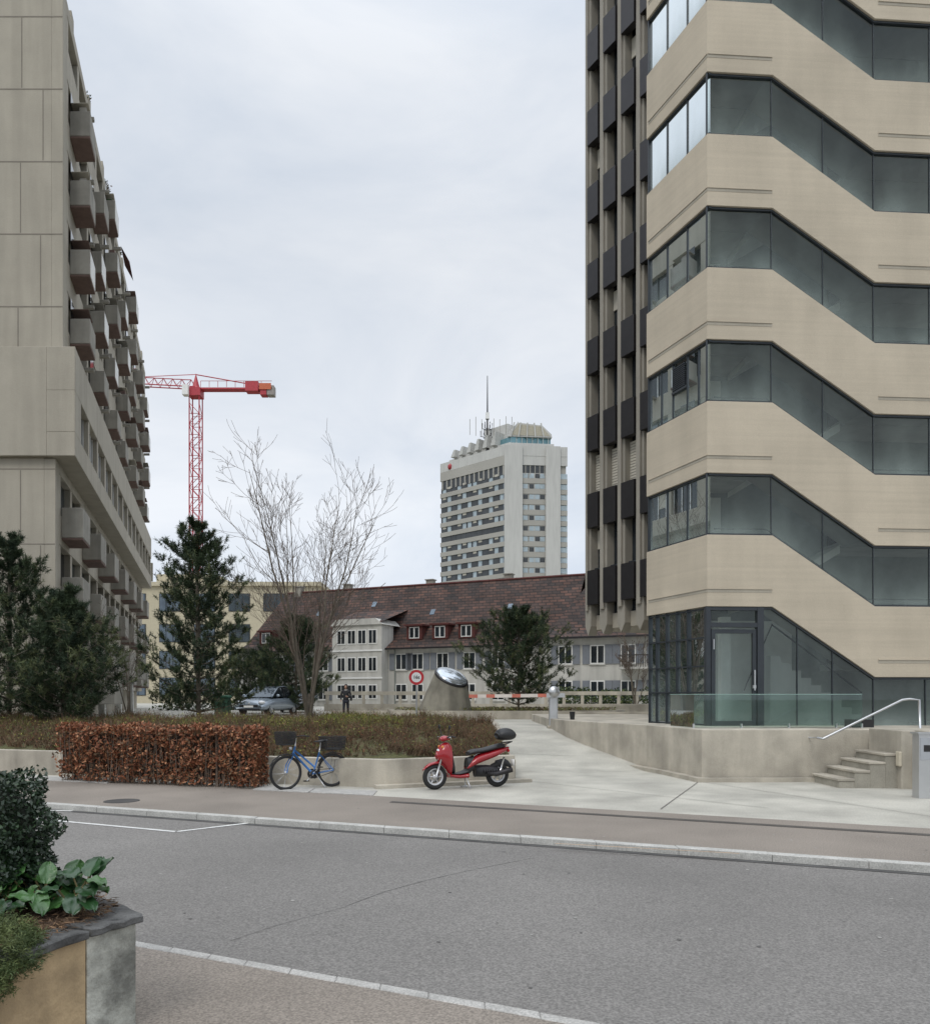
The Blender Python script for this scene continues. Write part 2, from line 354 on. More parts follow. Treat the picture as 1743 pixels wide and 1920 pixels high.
# ---------------------------------------------------------------- trees
def bare_tree(name,base,H,spread,nstem,seed,rmax=.09,trunk=.6,nbs=(11,4,2),minr=.005,t0=.30):
    R=random.Random(seed); b=MB(); g=group(name)
    def grow(p,d,L,r,lev,maxlev):
        seg=7 if lev<2 else 4; pts=[p.copy()]; rs=[r]; dd=d.copy()
        kids=[]
        for i in range(seg):
            dd=(dd+Vector((R.gauss(0,.085),R.gauss(0,.085),.07 if lev else .03+R.gauss(0,.02)))).normalized()
            p=p+dd*L/seg; pts.append(p.copy()); t=(i+1)/seg; rs.append(max(minr,r*(1-.85*t)))
            kids.append((p.copy(),dd.copy(),t,rs[-1]))
        b.tube(pts,rs,BARK if lev==0 else TWIG,6 if lev==0 else (4 if lev==1 else 3),cap=False)
        if lev>=maxlev: return
        for k in range(nbs[lev]):
            t=R.uniform(t0 if lev==0 else .15,1.0); idx=min(seg-1,int(t*seg)); pp,d0,_,rr=kids[idx]
            prev=pts[idx]; pp=prev.lerp(pts[idx+1],t*seg-idx if t<1 else 1)
            ax=d0.cross(Vector((R.gauss(0,1),R.gauss(0,1),R.gauss(0,1)))).normalized()
            nd=(Matrix.Rotation(math.radians(R.uniform(22,48)),3,ax)@d0)
            if lev==0:
                out=Vector((pp.x-base[0],pp.y-base[1],0)); 
                if out.length>.05: nd=(nd+out.normalized()*.25).normalized()
            grow(pp,nd,L*R.uniform(.18,.36)*(1.25-.55*t) if lev==0 else L*R.uniform(.35,.6),max(minr,rr*.5),lev+1,maxlev)
    b0=Vector(base)
    for i in range(nstem):
        an=2*math.pi*i/nstem+R.uniform(-.3,.3); tilt=R.uniform(.15,1.0)*spread
        dirv=Vector((math.cos(an)*tilt,math.sin(an)*tilt,1)).normalized()
        st=b0+Vector((math.cos(an)*.07,math.sin(an)*.07,R.uniform(0,trunk)))
        grow(st,dirv,(H-.3)*R.uniform(.78,1.0)*(1-.15*tilt),rmax*R.uniform(.55,.8),0,3)
    b.tube([b0-Vector((0,0,.3)),b0+Vector((0,0,.3)),b0+Vector((.03,0,trunk+.4))],[rmax*1.9,rmax*1.6,rmax*.9],BARK,9)
    return b.build('branches',g)
bare_tree('bare_tree',(-5.25,27,.85),9.1,.33,8,11,.075,.7,(15,4,2),.0055,.18)
bare_tree('bare_tree',(10.6,50,.8),4.6,.5,5,4,.05,1.2,(12,5,2),.008)
bare_tree('bare_tree',(-12.6,30,.85),4.3,.3,3,9,.045,.8,(9,4,2))
bare_tree('bare_tree',(-17.5,62,.8),4.6,.5,5,14,.05,1.2,(10,4,2),.008)

def pine(name,base,H,W,seed,dens=1.0,low=.06):
    R=random.Random(seed); g=group(name); b=MB(); T=[];D=[]; base=Vector(base)
    lean=Vector((R.uniform(-.02,.02),R.uniform(-.02,.02),1))
    b.tube([base-Vector((0,0,.2)),base+lean*H*.5,base+lean*H*.97],[.03*H**.9*.45,.06+.004*H,.012],BARK,7)
    z=low*H
    while z<H*.97:
        t=z/H; prof=(1-t)**.72*(.62+.5*min(1,t*5)) ; Lm=W/2*prof+.18
        nb=R.randint(4,7); off=R.uniform(0,6.28)
        for i in range(nb):
            an=off+i*2*math.pi/nb+R.uniform(-.4,.4); L=Lm*R.uniform(.45,1.3)
            o=base+lean*z; up=.2+.65*t+R.uniform(-.12,.2)
            pts=[o]; p=o.copy(); dv=Vector((math.cos(an),math.sin(an),up*.6)).normalized()
            for s_ in range(5):
                dv=(dv+Vector((R.gauss(0,.09),R.gauss(0,.09),.07+.07*s_*.5))).normalized(); p=p+dv*L/5; pts.append(p.copy())
                n2=int((3+s_)*dens) if s_>0 else int(1*dens)
                for _ in range(n2):
                    sd=Vector((R.gauss(0,.55),R.gauss(0,.55),R.uniform(-.1,.7))); q=p+sd*min(.5,L*.25)*R.uniform(.2,1)
                    if R.random()<.5: b.tube([p,q],[.01,.005],BARK,3,cap=False)
                    T.append(q); D.append((sd.normalized()+dv+Vector((0,0,.5))).normalized())
            T.append(p); D.append(dv+Vector((0,0,.4)))
            b.tube(pts,[.035*(1-t)+.012]+[.02,.016,.012,.009,.006],BARK,4,cap=False)
        z+=H*.056*R.uniform(.75,1.3)
    T.append(base+lean*H*.96); D.append(Vector((0,0,1)))
    T=np.array([tuple(v) for v in T]); D=np.array([tuple(v) for v in D]); K=32; n=len(T)
    tt=np.repeat(T,K,0); dd=np.repeat(D,K,0); r=rdirs(n*K)
    along=rng.uniform(-.14,.12,(n*K,1)); p0=tt+dd*along
    nd=r*.9+dd*.55; nd/=np.linalg.norm(nd,axis=1,keepdims=True); ln=rng.uniform(.09,.19,(n*K,1))
    side=np.cross(nd,rdirs(n*K)); side/=np.linalg.norm(side,axis=1,keepdims=True)+1e-6
    V=np.stack([p0-side*.011,p0+side*.011,p0+nd*ln],1)
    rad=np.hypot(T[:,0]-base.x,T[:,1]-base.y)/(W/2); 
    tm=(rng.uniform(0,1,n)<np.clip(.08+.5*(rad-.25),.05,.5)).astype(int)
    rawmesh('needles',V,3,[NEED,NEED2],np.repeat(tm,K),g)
    b.build('trunk',g)
pine('pine_tree',(-10.3,31,.8),7.7,5.6,3,1.35)
pine('pine_tree',(-16.5,29,.7),6.9,5.2,8,1.3)
pine('pine_tree',(-13.3,26.5,.7),4.5,4.3,21,1.25)
pine('pine_tree',(-16.2,24.0,.6),3.4,4.2,25,1.2)
pine('pine_tree',(2.5,37.5,1.2),4.6,5.5,5,1.35)
pine('pine_tree',(-9.3,44,.85),5.2,5.4,6,1.25)
pine('pine_tree',(-11.9,47,.85),3.6,4.6,16,1.1)

# ---------------------------------------------------------------- stair tower building (right)
g=group('office_building')
ux=unit(1,.07); inn=(-ux[1],ux[0]); lx=unit(-.3907,1); lin=(lx[1],-lx[0])
RO=(5.9,19.5)
MR=frame(RO,ux,inn); ML=frame(RO,lx,lin)
S1,S2,S3=1.64,4.25,9.5; DR=1.72; LF=2.58
P=3.26
wb=MB(); gl=MB(); fr=MB(); it=MB(); gr=MB()
RAILM=mat('interior_rail',(.02,.022,.025),.5,.1)
for k in range(0,7):
    gt=4.05+P*k; gb=5.80+P*k
    wb.xz([(0,gt),(S1,gt),(S2,gt-DR),(S3,gt-DR),(S3,gb-DR),(S2,gb-DR),(S1,gb),(0,gb)],0,.25,BEIGE,MR)
    wb.xz([(0,gt+.003),(LF,gt+.003),(LF,gb-.003),(0,gb-.003)],0,.25,BEIGE,ML)
    gz=gt+.42
    for (a,c,zz) in [(0.0,1.62,gz),(S2+.08,S3,gz-DR)]:
        gr.box((a,-.022,zz),(c,.004,zz+.03),BEIGE,MR); gr.box((a,-.006,zz-.075),(c,.004,zz-.002),LCONC,MR)
    gr.box((0,-.022,gz),(LF-.1,.004,gz+.03),BEIGE,ML); gr.box((0,-.006,gz-.075),(LF-.1,.004,gz-.002),LCONC,ML)
    t2=gt+P
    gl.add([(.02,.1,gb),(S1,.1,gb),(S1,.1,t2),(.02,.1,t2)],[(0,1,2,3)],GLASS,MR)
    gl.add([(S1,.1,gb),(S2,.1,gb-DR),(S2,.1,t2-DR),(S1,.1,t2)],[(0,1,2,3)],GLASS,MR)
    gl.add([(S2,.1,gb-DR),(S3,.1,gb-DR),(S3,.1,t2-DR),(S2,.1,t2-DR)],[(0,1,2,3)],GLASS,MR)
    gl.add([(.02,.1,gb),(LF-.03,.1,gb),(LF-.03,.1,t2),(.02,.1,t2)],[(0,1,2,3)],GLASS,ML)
    for zz in (gb+.0,t2-.05):
        fr.xz([(0,zz),(S1,zz),(S2,zz-DR),(S3,zz-DR),(S3,zz-DR+.045),(S2,zz-DR+.045),(S1,zz+.045),(0,zz+.045)],.05,.14,FRAME,MR)
        fr.box((0,.05,zz+.002),(LF,.14,zz+.043),FRAME,ML)
    for s,dz in [(S1,0),(2.95,-DR*.5),(S2,-DR),(5.7,-DR),(7.4,-DR)]:
        fr.box((s-.009,.08,gb+dz),(s+.009,.12,t2+dz),FRAME,MR)
    fr.box((-.012,.03,gb),(.02,.08,t2),FRAME,MR)
    for s in ([.9,1.75] if k!=1 else [.45,.9,1.5,2.0]): fr.box((s-.012,.07,gb),(s+.012,.13,t2),FRAME,ML)
    fr.box((LF-.05,.04,gb),(LF,.16,t2),FRAME,ML)
    if k==1:
        for i in range(12): fr.box((.95,.04,gb+.75+i*.05),(1.45,.09,gb+.775+i*.05),FRAME,ML)
        fr.box((.9,.04,gb+.66),(1.5,.12,gb+.72),FRAME,ML)
    zs=gt+.62
    # upper landing soffit / outer flight: its underside hangs into the top of the band below
    zs=gt-.02
    it.xz([(.3,zs+.25),(S1,zs+.25),(S2,zs-DR+.25),(S3,zs-DR+.25),(S3,zs-DR+.45),(S2,zs-DR+.45),(S1,zs+.45),(.3,zs+.45)],.27,1.45,INTER,MR)
    it.box((.2,1.46,gt+.22),(S1-.05,2.78,gt+.42),INTER,MR); it.box((S2+.05,1.46,gt+.22-DR),(S3,2.78,gt+.42-DR),INTER,MR)
    it.xz([(S1,gt+.1),(S2,gt+.1+P-DR),(S2,gt+.32+P-DR),(S1,gt+.32)],1.62,2.8,INTERL,MR)
    for yy in (.35,1.4):
        fr.tube([(.3,yy,gb+.22),(S1,yy,gb+.22),(S2,yy,gb+.22-DR),(S3,yy,gb+.22-DR)],.02,RAILM,6,MR)
    # light landing wall panels and lift doors
    it.box((.7,2.78,gt+.45),(S1-.2,2.84,gt+P+.1),INTERL,MR)
    it.box((S2+.3,2.78,gt-DR+.45),(S2+1.2,2.84,gt-DR+2.5),DARKMET,MR)
it.box((.5,2.85,1.1),(S3,3.05,27.5),INTERW,MR)
it.box((.05,.27,1.13),(S3,2.84,1.15),INTER,MR)
wb.box((LF-.2,.27,4.06),(LF-.002,3.2,27.4),BEIGE,ML)
wb.box((-.1,0.0,26.9),(S3,3.3,27.2),BEIGE,MR)
g0=4.05; zb=1.13
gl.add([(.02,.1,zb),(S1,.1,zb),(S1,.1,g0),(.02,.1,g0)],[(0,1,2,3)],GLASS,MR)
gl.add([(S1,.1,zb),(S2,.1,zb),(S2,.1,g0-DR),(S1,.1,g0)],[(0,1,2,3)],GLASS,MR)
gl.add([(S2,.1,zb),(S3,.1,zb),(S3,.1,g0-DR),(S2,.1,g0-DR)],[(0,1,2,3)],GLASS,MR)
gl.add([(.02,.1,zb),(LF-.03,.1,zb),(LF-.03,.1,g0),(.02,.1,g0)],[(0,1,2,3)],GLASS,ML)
for a,c in [(-.02,.09),(1.27,1.43)]: fr.box((a,.02,zb),(c,.17,g0-.003),FRAME,MR)
fr.box((.09,.03,3.55),(1.27,.16,3.66),FRAME,MR); fr.box((.0,.03,g0-.09),(1.43,.16,g0-.005),FRAME,MR)
for a,c in [(.12,.22),(1.16,1.25)]: fr.box((a,.05,zb),(c,.13,3.5),FRAME,MR)
fr.box((.12,.055,3.4),(1.25,.125,3.5),FRAME,MR); fr.box((.12,.055,zb),(1.25,.125,zb+.12),FRAME,MR)
fr.tube([(1.19,-.0,2.0),(1.19,-.0,2.5)],.02,STEEL,8,MR); fr.box((1.15,-.01,2.05),(1.22,.05,2.13),STEEL,MR)
fr.tube([(.16,-.01,3.0),(.16,-.01,3.25)],.015,STEEL,6,MR)
fr.xz([(S1-.2,g0-.06),(S1,g0-.06),(S2,g0-DR-.06),(S3,g0-DR-.06),(S3,g0-DR-.005),(S2,g0-DR-.005),(S1,g0-.005),(S1-.2,g0-.005)],.05,.14,FRAME,MR)
for s in (2.3,3.2,S2,5.6,7): fr.box((s-.01,.07,zb),(s+.01,.13,g0-(DR if s>4 else DR*(s-S1)/(S2-S1))),FRAME,MR)
for s in (.06,.85,1.3,1.75,2.2,2.53): fr.box((s-.018,.04,zb),(s+.018,.15,g0-.0),FRAME,ML)
for z_ in (zb+.03,1.95,2.6,3.3,g0-.04): fr.box((.05,.045,z_-.018),(2.5,.148,z_+.018),FRAME,ML)
it.box((.55,2.6,1.15),(3.4,2.72,3.95),INTERL,MR); it.box((.95,1.5,1.15),(1.2,1.75,3.95),INTERL,MR)
it.box((.3,2.55,1.15),(.55,2.72,3.95),DARKMET,MR)
for i in range(9): it.box((2.0+i*.27,.9,1.15),(2.27+i*.27,1.65,2.9-i*.19),INTER,MR)
fr.tube([(1.3,.9,2.0),(2.0,.8,3.7)],.015,RAILM,6,MR); fr.tube([(2.0,.85,3.7),(4.4,.85,1.95)],.02,RAILM,6,MR)
wb.build('concrete_bands',g,bevel=.008,seg=1)
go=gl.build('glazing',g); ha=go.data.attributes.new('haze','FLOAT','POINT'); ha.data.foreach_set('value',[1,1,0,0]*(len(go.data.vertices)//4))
fr.build('window_frames',g); it.build('stair_interior',g); gr.build('ledges',g)
sx=(.507,-.862); so=(.862,.507)
MS=frame((5.27,34.5),sx,so)
wb=MB(); dk=MB()
ZB=4.7; ZT=34
wb.box((0,.35,ZB),(9,14,ZT),LCONC,MS)
finm=mat('fin_concrete',(.30,.28,.24),.9,.08,1,streak=.12)
fx=[-.02,.93,2.03,3.13,4.23]
for i,x in enumerate(fx):
    w=.38 if i==0 else .46
    wb.xz([(x,ZB+.15),(x+w*.5,ZB-.25),(x+w,ZB+.15),(x+w,ZT),(x,ZT)],-.1,.352,finm,MS)
    wb.xz([(x+.12,ZB+.8),(x+w-.12,ZB+.8),(x+w-.12,ZT),(x+.12,ZT)],-.2,-.098,finm,MS)
for i in range(4):
    a=fx[i]+(.38 if i==0 else .46); c=fx[i+1]
    dk.box((a,.30,ZB+.6),(c,.36,ZT),DKWIN,MS)
    dk.box(((a+c)/2-.02,.22,ZB+.6),((a+c)/2+.02,.31,ZT),FRAME,MS)
    wb.box((a-.01,.2,ZB-.0),(c+.01,.349,ZB+.62),LCONC,MS)
    for k in range(9):
        z0=5.75+P*k
        dk.box((a-.06,-.26,z0),(c+.06,.05,z0+1.45),DARKMET,MS)
        dk.box((a-.03,.1,z0+1.5),(c+.03,.29,z0+1.58),FRAME,MS)
        if k==1: 
            for q in range(14): dk.box((a+.02,.16,z0+1.55+q*.115),(c-.02,.2,z0+1.64+q*.115),BLIND,MS)
        elif (k*3+i)%5==0:
            dk.box((a+.02,.24,z0+2.4),(c-.02,.29,z0+3.2),BLIND,MS)
wb.box((-.2,-.05,ZT),(9,14.2,ZT+.5),LCONC,MS)
wb.build('slab_walls',g,bevel=.01,seg=1); dk.build('slab_windows',g)
g=group('entrance_plinth')
PZ=1.13
b=MB(); b.xy([(5.15,17.4),(12,17.55),(22,17.8),(22,33),(2.75,33),(2.75,26.6),(2.85,25.6),(3.05,24.3),(3.45,23),(3.95,21.8),(4.45,20.6),(4.85,19.1)],-.1,PZ,CONC)
b.build('retaining_wall',g,bevel=.015)
b=MB(); b.xy([(5.0,17.22),(7.7,17.3),(7.7,17.39),(5.15,17.39),(4.84,19.1),(4.44,20.6),(3.94,21.8),(3.44,23),(3.3,23),(3.72,21.7),(4.25,20.5),(4.66,19.0)],-.1,.09,CONC)
b.build('foot_kerb',g)
STP=mat('step_concrete',(.33,.31,.26),.9,.15,2,streak=.2,fine=.1,fscale=40)
b=MB()
for i in range(7):
    x0=7.55+.31*i; zt=.17*(i+1) if i<6 else 1.128
    b.box((x0,16.15,-.05),(x0+.31 if i<6 else 14,17.38,min(zt-.03,1.09)),STP)
    b.box((x0-.03,16.13,min(zt-.03,1.09)),(x0+.305 if i<6 else 14,17.385,min(zt+.02,1.145)),CONC)
b.build('steps',g,bevel=.008,seg=1)
b=MB(); b.tube([(7.25,16.5,1.0),(7.35,16.45,.98),(8.95,16.4,1.78),(9.1,16.4,1.80),(9.3,16.4,1.78),(9.32,16.4,1.2)],.025,STEEL,10); b.tube([(7.45,16.45,1.0),(7.5,17.5,.95)],.015,STEEL,6); b.build('handrail',g,smooth=True)
b=MB(); b.box((8.72,16.0,-.05),(9.0,17.3,1.17),CONC); b.box((9.05,15.6,-.05),(9.6,16.1,.95),CONC)
b.box((8.66,15.97,.45),(8.72,16.12,.75),mat('label_plate',(.5,.45,.35),.5,.1)); b.build('pier',g,bevel=.02)
b=MB(); 
b.add([(5.2,18.2,PZ+.02),(9.1,18.35,PZ+.02),(9.1,18.35,1.9),(5.2,18.2,1.9)],[(0,1,2,3)],CLEAR)
b.add([(5.2,18.2,PZ+.02),(4.95,19.3,PZ+.02),(4.95,19.3,1.9),(5.2,18.2,1.9)],[(0,1,2,3)],CLEAR)
b.tube([(4.95,19.3,1.9),(5.2,18.2,1.9),(9.1,18.35,1.9)],.008,mat('glass_edge',(.25,.38,.34),.2,.1),6)
for x in (5.2,6.3,7.4,8.5,9.1): b.box((x-.02,18.2+(x-5.2)*.0385,PZ),(x+.02,18.24+(x-5.2)*.0385,PZ+.1),STEEL)
b.build('glass_railing',g)
b=MB(); b.lathe([(.0001,.0),(.07,0),(.09,.25),(.0001,.25)],BLACK,Matrix.Translation((3.35,25.0,PZ)),12)
b.box((9.0,18.6,PZ),(9.5,19,PZ+.18),BLACK); b.build('bollard_light',g)
g=group('parking_ticket_post')
b=MB(); b.box((8.22,14.5,0),(8.5,14.72,1.17),STEEL); b.box((8.24,14.49,.7),(8.48,14.5,1.1),mat('panel_grey',(.35,.37,.4),.4,.05)); b.box((8.19,14.47,1.17),(8.53,14.75,1.2),STEEL); b.box((8.3,14.485,.85),(8.42,14.492,.97),BLACK)
b.build('housing',g,bevel=.01)

# ---------------------------------------------------------------- apartment building (left)
g=group('apartment_building')
MA=frame((-16.06,32),(-.2996,.954),(-1,0))
LEN=40.5; wb=MB(); wn=MB(); bl=MB(); jt=MB()
TOP=30.4; Fl=[17.0,19.9,22.8,25.7,28.6]
wb.box((.0,.45,15.6),(LEN,22,TOP),LCONC,MA)
wb.box((-.0,0,15.6),(.9,.46,TOP+.0),LCONC,MA)
def facade(a0,a1,b0,wz0,wz1,step):
    a=a0
    while a<a1-.5:
        wn.box((a+.45,b0+.30,wz0),(min(a+step,a1),b0+.34,wz1),DKWIN if random.random()<.75 else SKYWIN,MA)
        wb.box((a,b0+.02,wz0+.001),(a+.45,b0+.44,wz1-.001),LCONC,MA)
        wn.box((a+step*.55,b0+.24,wz0),(a+step*.55+.07,b0+.31,wz1),WHITE if random.random()<.3 else FRAME,MA)
        if random.random()<.35: wn.box((a+.5,b0+.2,wz0+.5),(a+step*.5,b0+.24,wz1-.02),random.choice([BLIND,WHITE,BALC]),MA)
        a+=step
for z in Fl: wb.box((.9,0,z-1.35),(LEN,.44,z),LCONC,MA)
wb.box((.9,0,TOP-.5),(LEN,.44,TOP+.02),LCONC,MA)
for z in Fl: facade(.9,LEN,0,z,min(z+1.55,TOP-.5),2.8)
wb.box((.9,0,15.55),(LEN,.44,15.648),LCONC,MA)
soff=mat('balcony_soffit_brown',(.15,.10,.085),.9,.15)
for j in range(7):
    a0=1.6+5.6*j
    for i,z in enumerate(Fl[:4]+([Fl[4]] if j in(2,4) else [])):
        zb=z-.35; pr=.85 if j<1 else (.72 if (i+j)%3 else .58); hh_=1.02
        ln=1.6 if j==0 else 1.75
        bl.box((a0,-pr,zb),(a0+.1,.0,zb+hh_+.02),BALC,MA); bl.box((a0+ln-.1,-pr,zb),(a0+ln,0,zb+hh_+.02),BALC,MA)
        bl.box((a0+.1,-pr,zb),(a0+ln-.1,-pr+.08,zb+hh_),WHITE if random.random()<.45 else BALC,MA)
        bl.box((a0+.01,-pr+.01,zb-.1),(a0+ln-.01,0,zb-.001),soff,MA)
        if random.random()<.35: bl.box((a0+.2,-pr+.1,zb+1.5),(a0+ln-.1,-.0,zb+1.54),random.choice([soff,BALC,BLIND]),MA)
        if random.random()<.5: bl.box((a0+.25,-pr+.2,zb+.2),(a0+.25+random.uniform(.3,.8),-pr+.5,zb+random.uniform(1.1,1.4)),random.choice([BALC,soff,NEED,BLIND]),MA)
        wn.box((a0+.2,-.005,zb+.0),(a0+ln-.2,.0,zb+2.0),DKWIN,MA)
    for z in Fl: bl.box((a0+3.6,-.5,z-.12),(a0+3.8,0,z+.05),BALC,MA)
b2=MB(); b2.add([(13.6,-.8,27.2),(13.6,-1.3,26.3),(15.8,-1.3,26.3),(15.8,-.8,27.2)],[(0,1,2,3)],mat('awning_dark_red',(.12,.035,.035),.9,.2),MA); b2.build('awning',g)
for j in range(8): wb.box((2+5*j,.0,TOP+.021),(2.6+5*j,1.2,TOP+.55),LCONC,MA)
for z in (17.45,20.35,23.25,26.15,29.05): jt.box((-.006,0.02,z-.03),(0.0,22,z+.02),LCONCD,MA)
for z0,z1,bb in [(26.2,29,1.65),(23.3,26.1,.8),(20.4,23.2,1.7),(17.5,20.3,.9),(15.8,17.4,1.8)]:
    for off_ in (0,2.6,5.2): jt.box((-.0055,bb+off_-.02,z0),(.0,bb+off_+.02,z1),LCONCD,MA)
wb.box((-.3,-.53,14.0),(LEN,.6,15.73),LCONC,MA); wb.box((-.3,-.53,11.4),(LEN,.6,12.35),LCONC,MA)
wb.box((-.3,-.53,12.35),(1.2,.6,14.0),LCONC,MA); wb.box((-.298,.6,11.402),(LEN,22,15.728),LCONC,MA)
wn.box((1.2,-.25,12.35),(LEN,-.2,14.0),DKWIN,MA)
a=1.2
while a<LEN:
    wb.box((a+2.2,-.5,12.352),(a+2.6,-.2,13.998),LCONC,MA); 
    for q in (.0,.7,1.4,2.1): wn.box((a+q,-.3,12.36),(a+q+.07,-.24,13.99),WHITE,MA)
    if random.random()<.5: wn.box((a+.1,-.28,13.0),(a+.65,-.255,13.98),BLIND,MA)
    a+=2.8
wb.box((.0,.75,.4),(LEN,22,11.4),LCONC,MA); wb.box((0,.3,.4),(.8,.751,11.38),LCONC,MA)
for z in (3.6,6.5,9.4):
    wb.box((.8,.3,z-1.3),(LEN,.74,z-.05),LCONC,MA)
    facade(.8,LEN,.3,z-.05,z+1.6,2.8)
    for j in range(7):
        a0=1.3+5.6*j; zb=z-.95
        if z<4 and j<2: continue
        bl.box((a0,-.6,zb),(a0+2.0,.3,zb+1.25),BALC,MA); bl.box((a0+.01,-.59,zb-.1),(a0+1.99,.3,zb-.001),soff,MA)
wb.box((.8,.3,11.0),(LEN,.74,11.39),LCONC,MA)
for z0,z1,bb in [(8,10.9,1.7),(4.6,7.9,.9)]:
    jt.box((-.006,bb-.02,z0),(0,bb+.02,z1),LCONCD,MA)
jt.box((-.006,.32,7.93),(0,22,7.97),LCONCD,MA); jt.box((-.006,.32,10.93),(0,22,10.97),LCONCD,MA)
for (a0,z0,h) in [(4,2.9,1.3),(4.4,1.5,1.1),(11,2.9,1.3),(18,2.9,1.3)]:
    bl.xy([(a0,.3),(a0,-.9),(a0+.3,-1.5),(a0+1.0,-1.8),(a0+1.8,-1.5),(a0+2.1,-.9),(a0+2.1,.3)],z0,z0+h,BALC,MA)
    bl.xz([(a0-.2,.6),(a0+.1,.6),(a0+.6,z0),(a0+.2,z0)],-.3,.0,BALC,MA)
    bl.xz([(a0+1.5,z0),(a0+1.9,z0),(a0+2.4,.6),(a0+2.1,.6)],-.9,-.6,WHITE,MA)
wb.build('walls',g,bevel=.015,seg=1); wn.build('windows',g); bl.build('balconies',g,bevel=.02,seg=1); jt.build('joints',g)
def tuftcloud(name,c,r,N,leaf,mats,parent,wts=None,shell=.5):
    dd=rdirs(N); rad=rng.uniform(shell,1,(N,1))**.6; bump=1+.16*np.sin(dd[:,:1]*7+1)*np.cos(dd[:,1:2]*6)+.1*np.sin(dd[:,2:3]*11)
    Pp=np.array(c)+dd*rad*bump*np.array(r)
    a=rdirs(N)*leaf*rng.uniform(.6,1.3,(N,1)); q=np.cross(a,rdirs(N))*.5
    q=q/(np.linalg.norm(q,axis=1,keepdims=True)+1e-9)*leaf*.5
    V=np.stack([Pp-a,Pp+q,Pp+a,Pp-q],1); return rawmesh(name,V,4,mats,rng.choice(len(mats),N,p=wts),parent)
gg=group('roof_plant')
for j,(a,rr) in enumerate([(1.2,.35),(7,.5),(14,.6),(21,.5)]):
    p=MA@Vector((a,.5,TOP+.4)); tuftcloud('foliage',tuple(p),(rr,rr,rr*.8),500,.07,[NEED,SHR1],gg)

# ---------------------------------------------------------------- hotel tower
g=group('hotel_tower')
TW=mat('tower_white_concrete',(.52,.515,.49),.9,.05,.05,streak=.08); TG=mat('tower_grey_band',(.38,.365,.33),.9,.06,.1)
TL=mat('tower_window_light',(.36,.43,.47),.3,.15,.5)
TDK=mat('tower_window_dark',(.045,.05,.055),.3,.3,.3)
TP=mat('penthouse_glass',(.16,.30,.34),.15,.2,.2,metal=.4)
O=(12.3,250.0); tl=unit(-1.027,1); ti=(tl[1],-tl[0]); MTL=frame(O,tl,ti); MTR=frame(O,unit(1,.09),(-.09,.996))
wb=MB(); wn=MB()
HT=80.3
a=Vector((O[0],O[1])); c1=a+Vector(tl)*28.8; dR=Vector(unit(1,.09)); c2=a+dR*20; c3=c1+dR*20
wb.xy([tuple(a+Vector((.6,1.0))),tuple(c1+Vector((.6,.2))),tuple(c3),tuple(c2+Vector((-.4,.6)))],0,HT-1,TG)
wb.box((0,0,HT-3),(28.8,1,HT),TW,MTL); wb.box((0.0,-.02,HT-3.02),(20,1,HT+.02),TW,MTR)
for k in range(22):
    z=HT-6.1-3.3*(k+1)-2.2
    if z<2: break
    wb.box((0,0,z),(28.8,.6,z+1.45),TG,MTL)
    for j in range(12):
        x=.5+j*2.35; q=(j*7+k*3+j*k)%6
        wn.box((x,.32,z+1.45),(x+1.55,.5,z+3.3),TL if q in(0,2,5) else TDK,MTL)
        wn.box((x+1.55,.36,z+1.45),(x+2.35,.5,z+3.3),TDK,MTL)
        if q in (1,4): wn.box((x,.28,z+2.6),(x+1.5,.33,z+3.3),BLIND,MTL)
    wn.box((0,.25,z+1.45),(.7,.55,z+3.3),SKYWIN,MTL)
    wb.box((5.6,.1,z),(13,.6,z+1.5),TG,MTR); wb.box((17.6,.1,z),(20,.6,z+1.5),TG,MTR)
    for x in (5.9,7.9,9.7,11.3): wn.box((x,.2,z+1.7),(x+1.5,.5,z+3.1),TL if (k*5+int(x))%3 else TDK,MTR); wn.box((x-.15,.25,z+1.55),(x+1.65,.55,z+3.25),OFFW,MTR)
    wn.box((5.6,.5,z+1.5),(13,.7,z+3.3),TDK,MTR); wn.box((17.8,.3,z+1.6),(20,.5,z+3.2),TL,MTR)
z,h=HT-9.0,3.2
wn.box((0.3,.3,z),(28.5,.5,z+h),TDK,MTL); wn.box((5.6,.3,z),(13,.5,z+h),TDK,MTR)
for j in range(14): wb.box((.3+j*2.1,.1,z),(.8+j*2.1,.5,z+h),TG,MTL)
for j in range(5): wb.box((6.6+j*1.5,.15,z),(6.8+j*1.5,.5,z+h),TG,MTR)
wb.box((0,0,HT-6),(28.8,.6,HT-3.01),TG,MTL); wb.box((5.6,.05,HT-5.9),(20,.6,HT-3.03),TW,MTR)
wb.box((-.05,-.8,0),(5.6,.8,HT-.01),TW,MTR); wb.box((13,-.8,0),(17.6,.8,HT-.03),TW,MTR)
wb.xy([tuple(a+Vector((1.5,2))),tuple(c1+Vector((3,1))),tuple(c3),tuple(c2+Vector((-4,2)))],HT-1,HT+1.6,TW)
wn.xy([tuple(a+Vector((2.2,2.5))),tuple(a+Vector((-1,6))),tuple(c3),tuple(c2+Vector((-5,3)))],HT+1.6,HT+3.6,TP)
for x in range(8): wb.box((2.4+x*1.7,2.3,HT+1.6),(2.55+x*1.7,2.5,HT+3.6),TW,MTR)
rf=[(1.5,HT+3.6),(15.5,HT+3.6),(15.3,HT+4.6),(12.3,HT+7.3),(4.5,HT+8.0),(1.9,HT+5.2)]
CC=mat('crown_cladding',(.42,.39,.31),.8,.12)
wb.xz(rf,2,12,TW,MTR)
wb.xz([(2.3,HT+4.0),(14.9,HT+4.0),(12.2,HT+6.9),(4.7,HT+7.5)],1.9,2.0,CC,MTR)
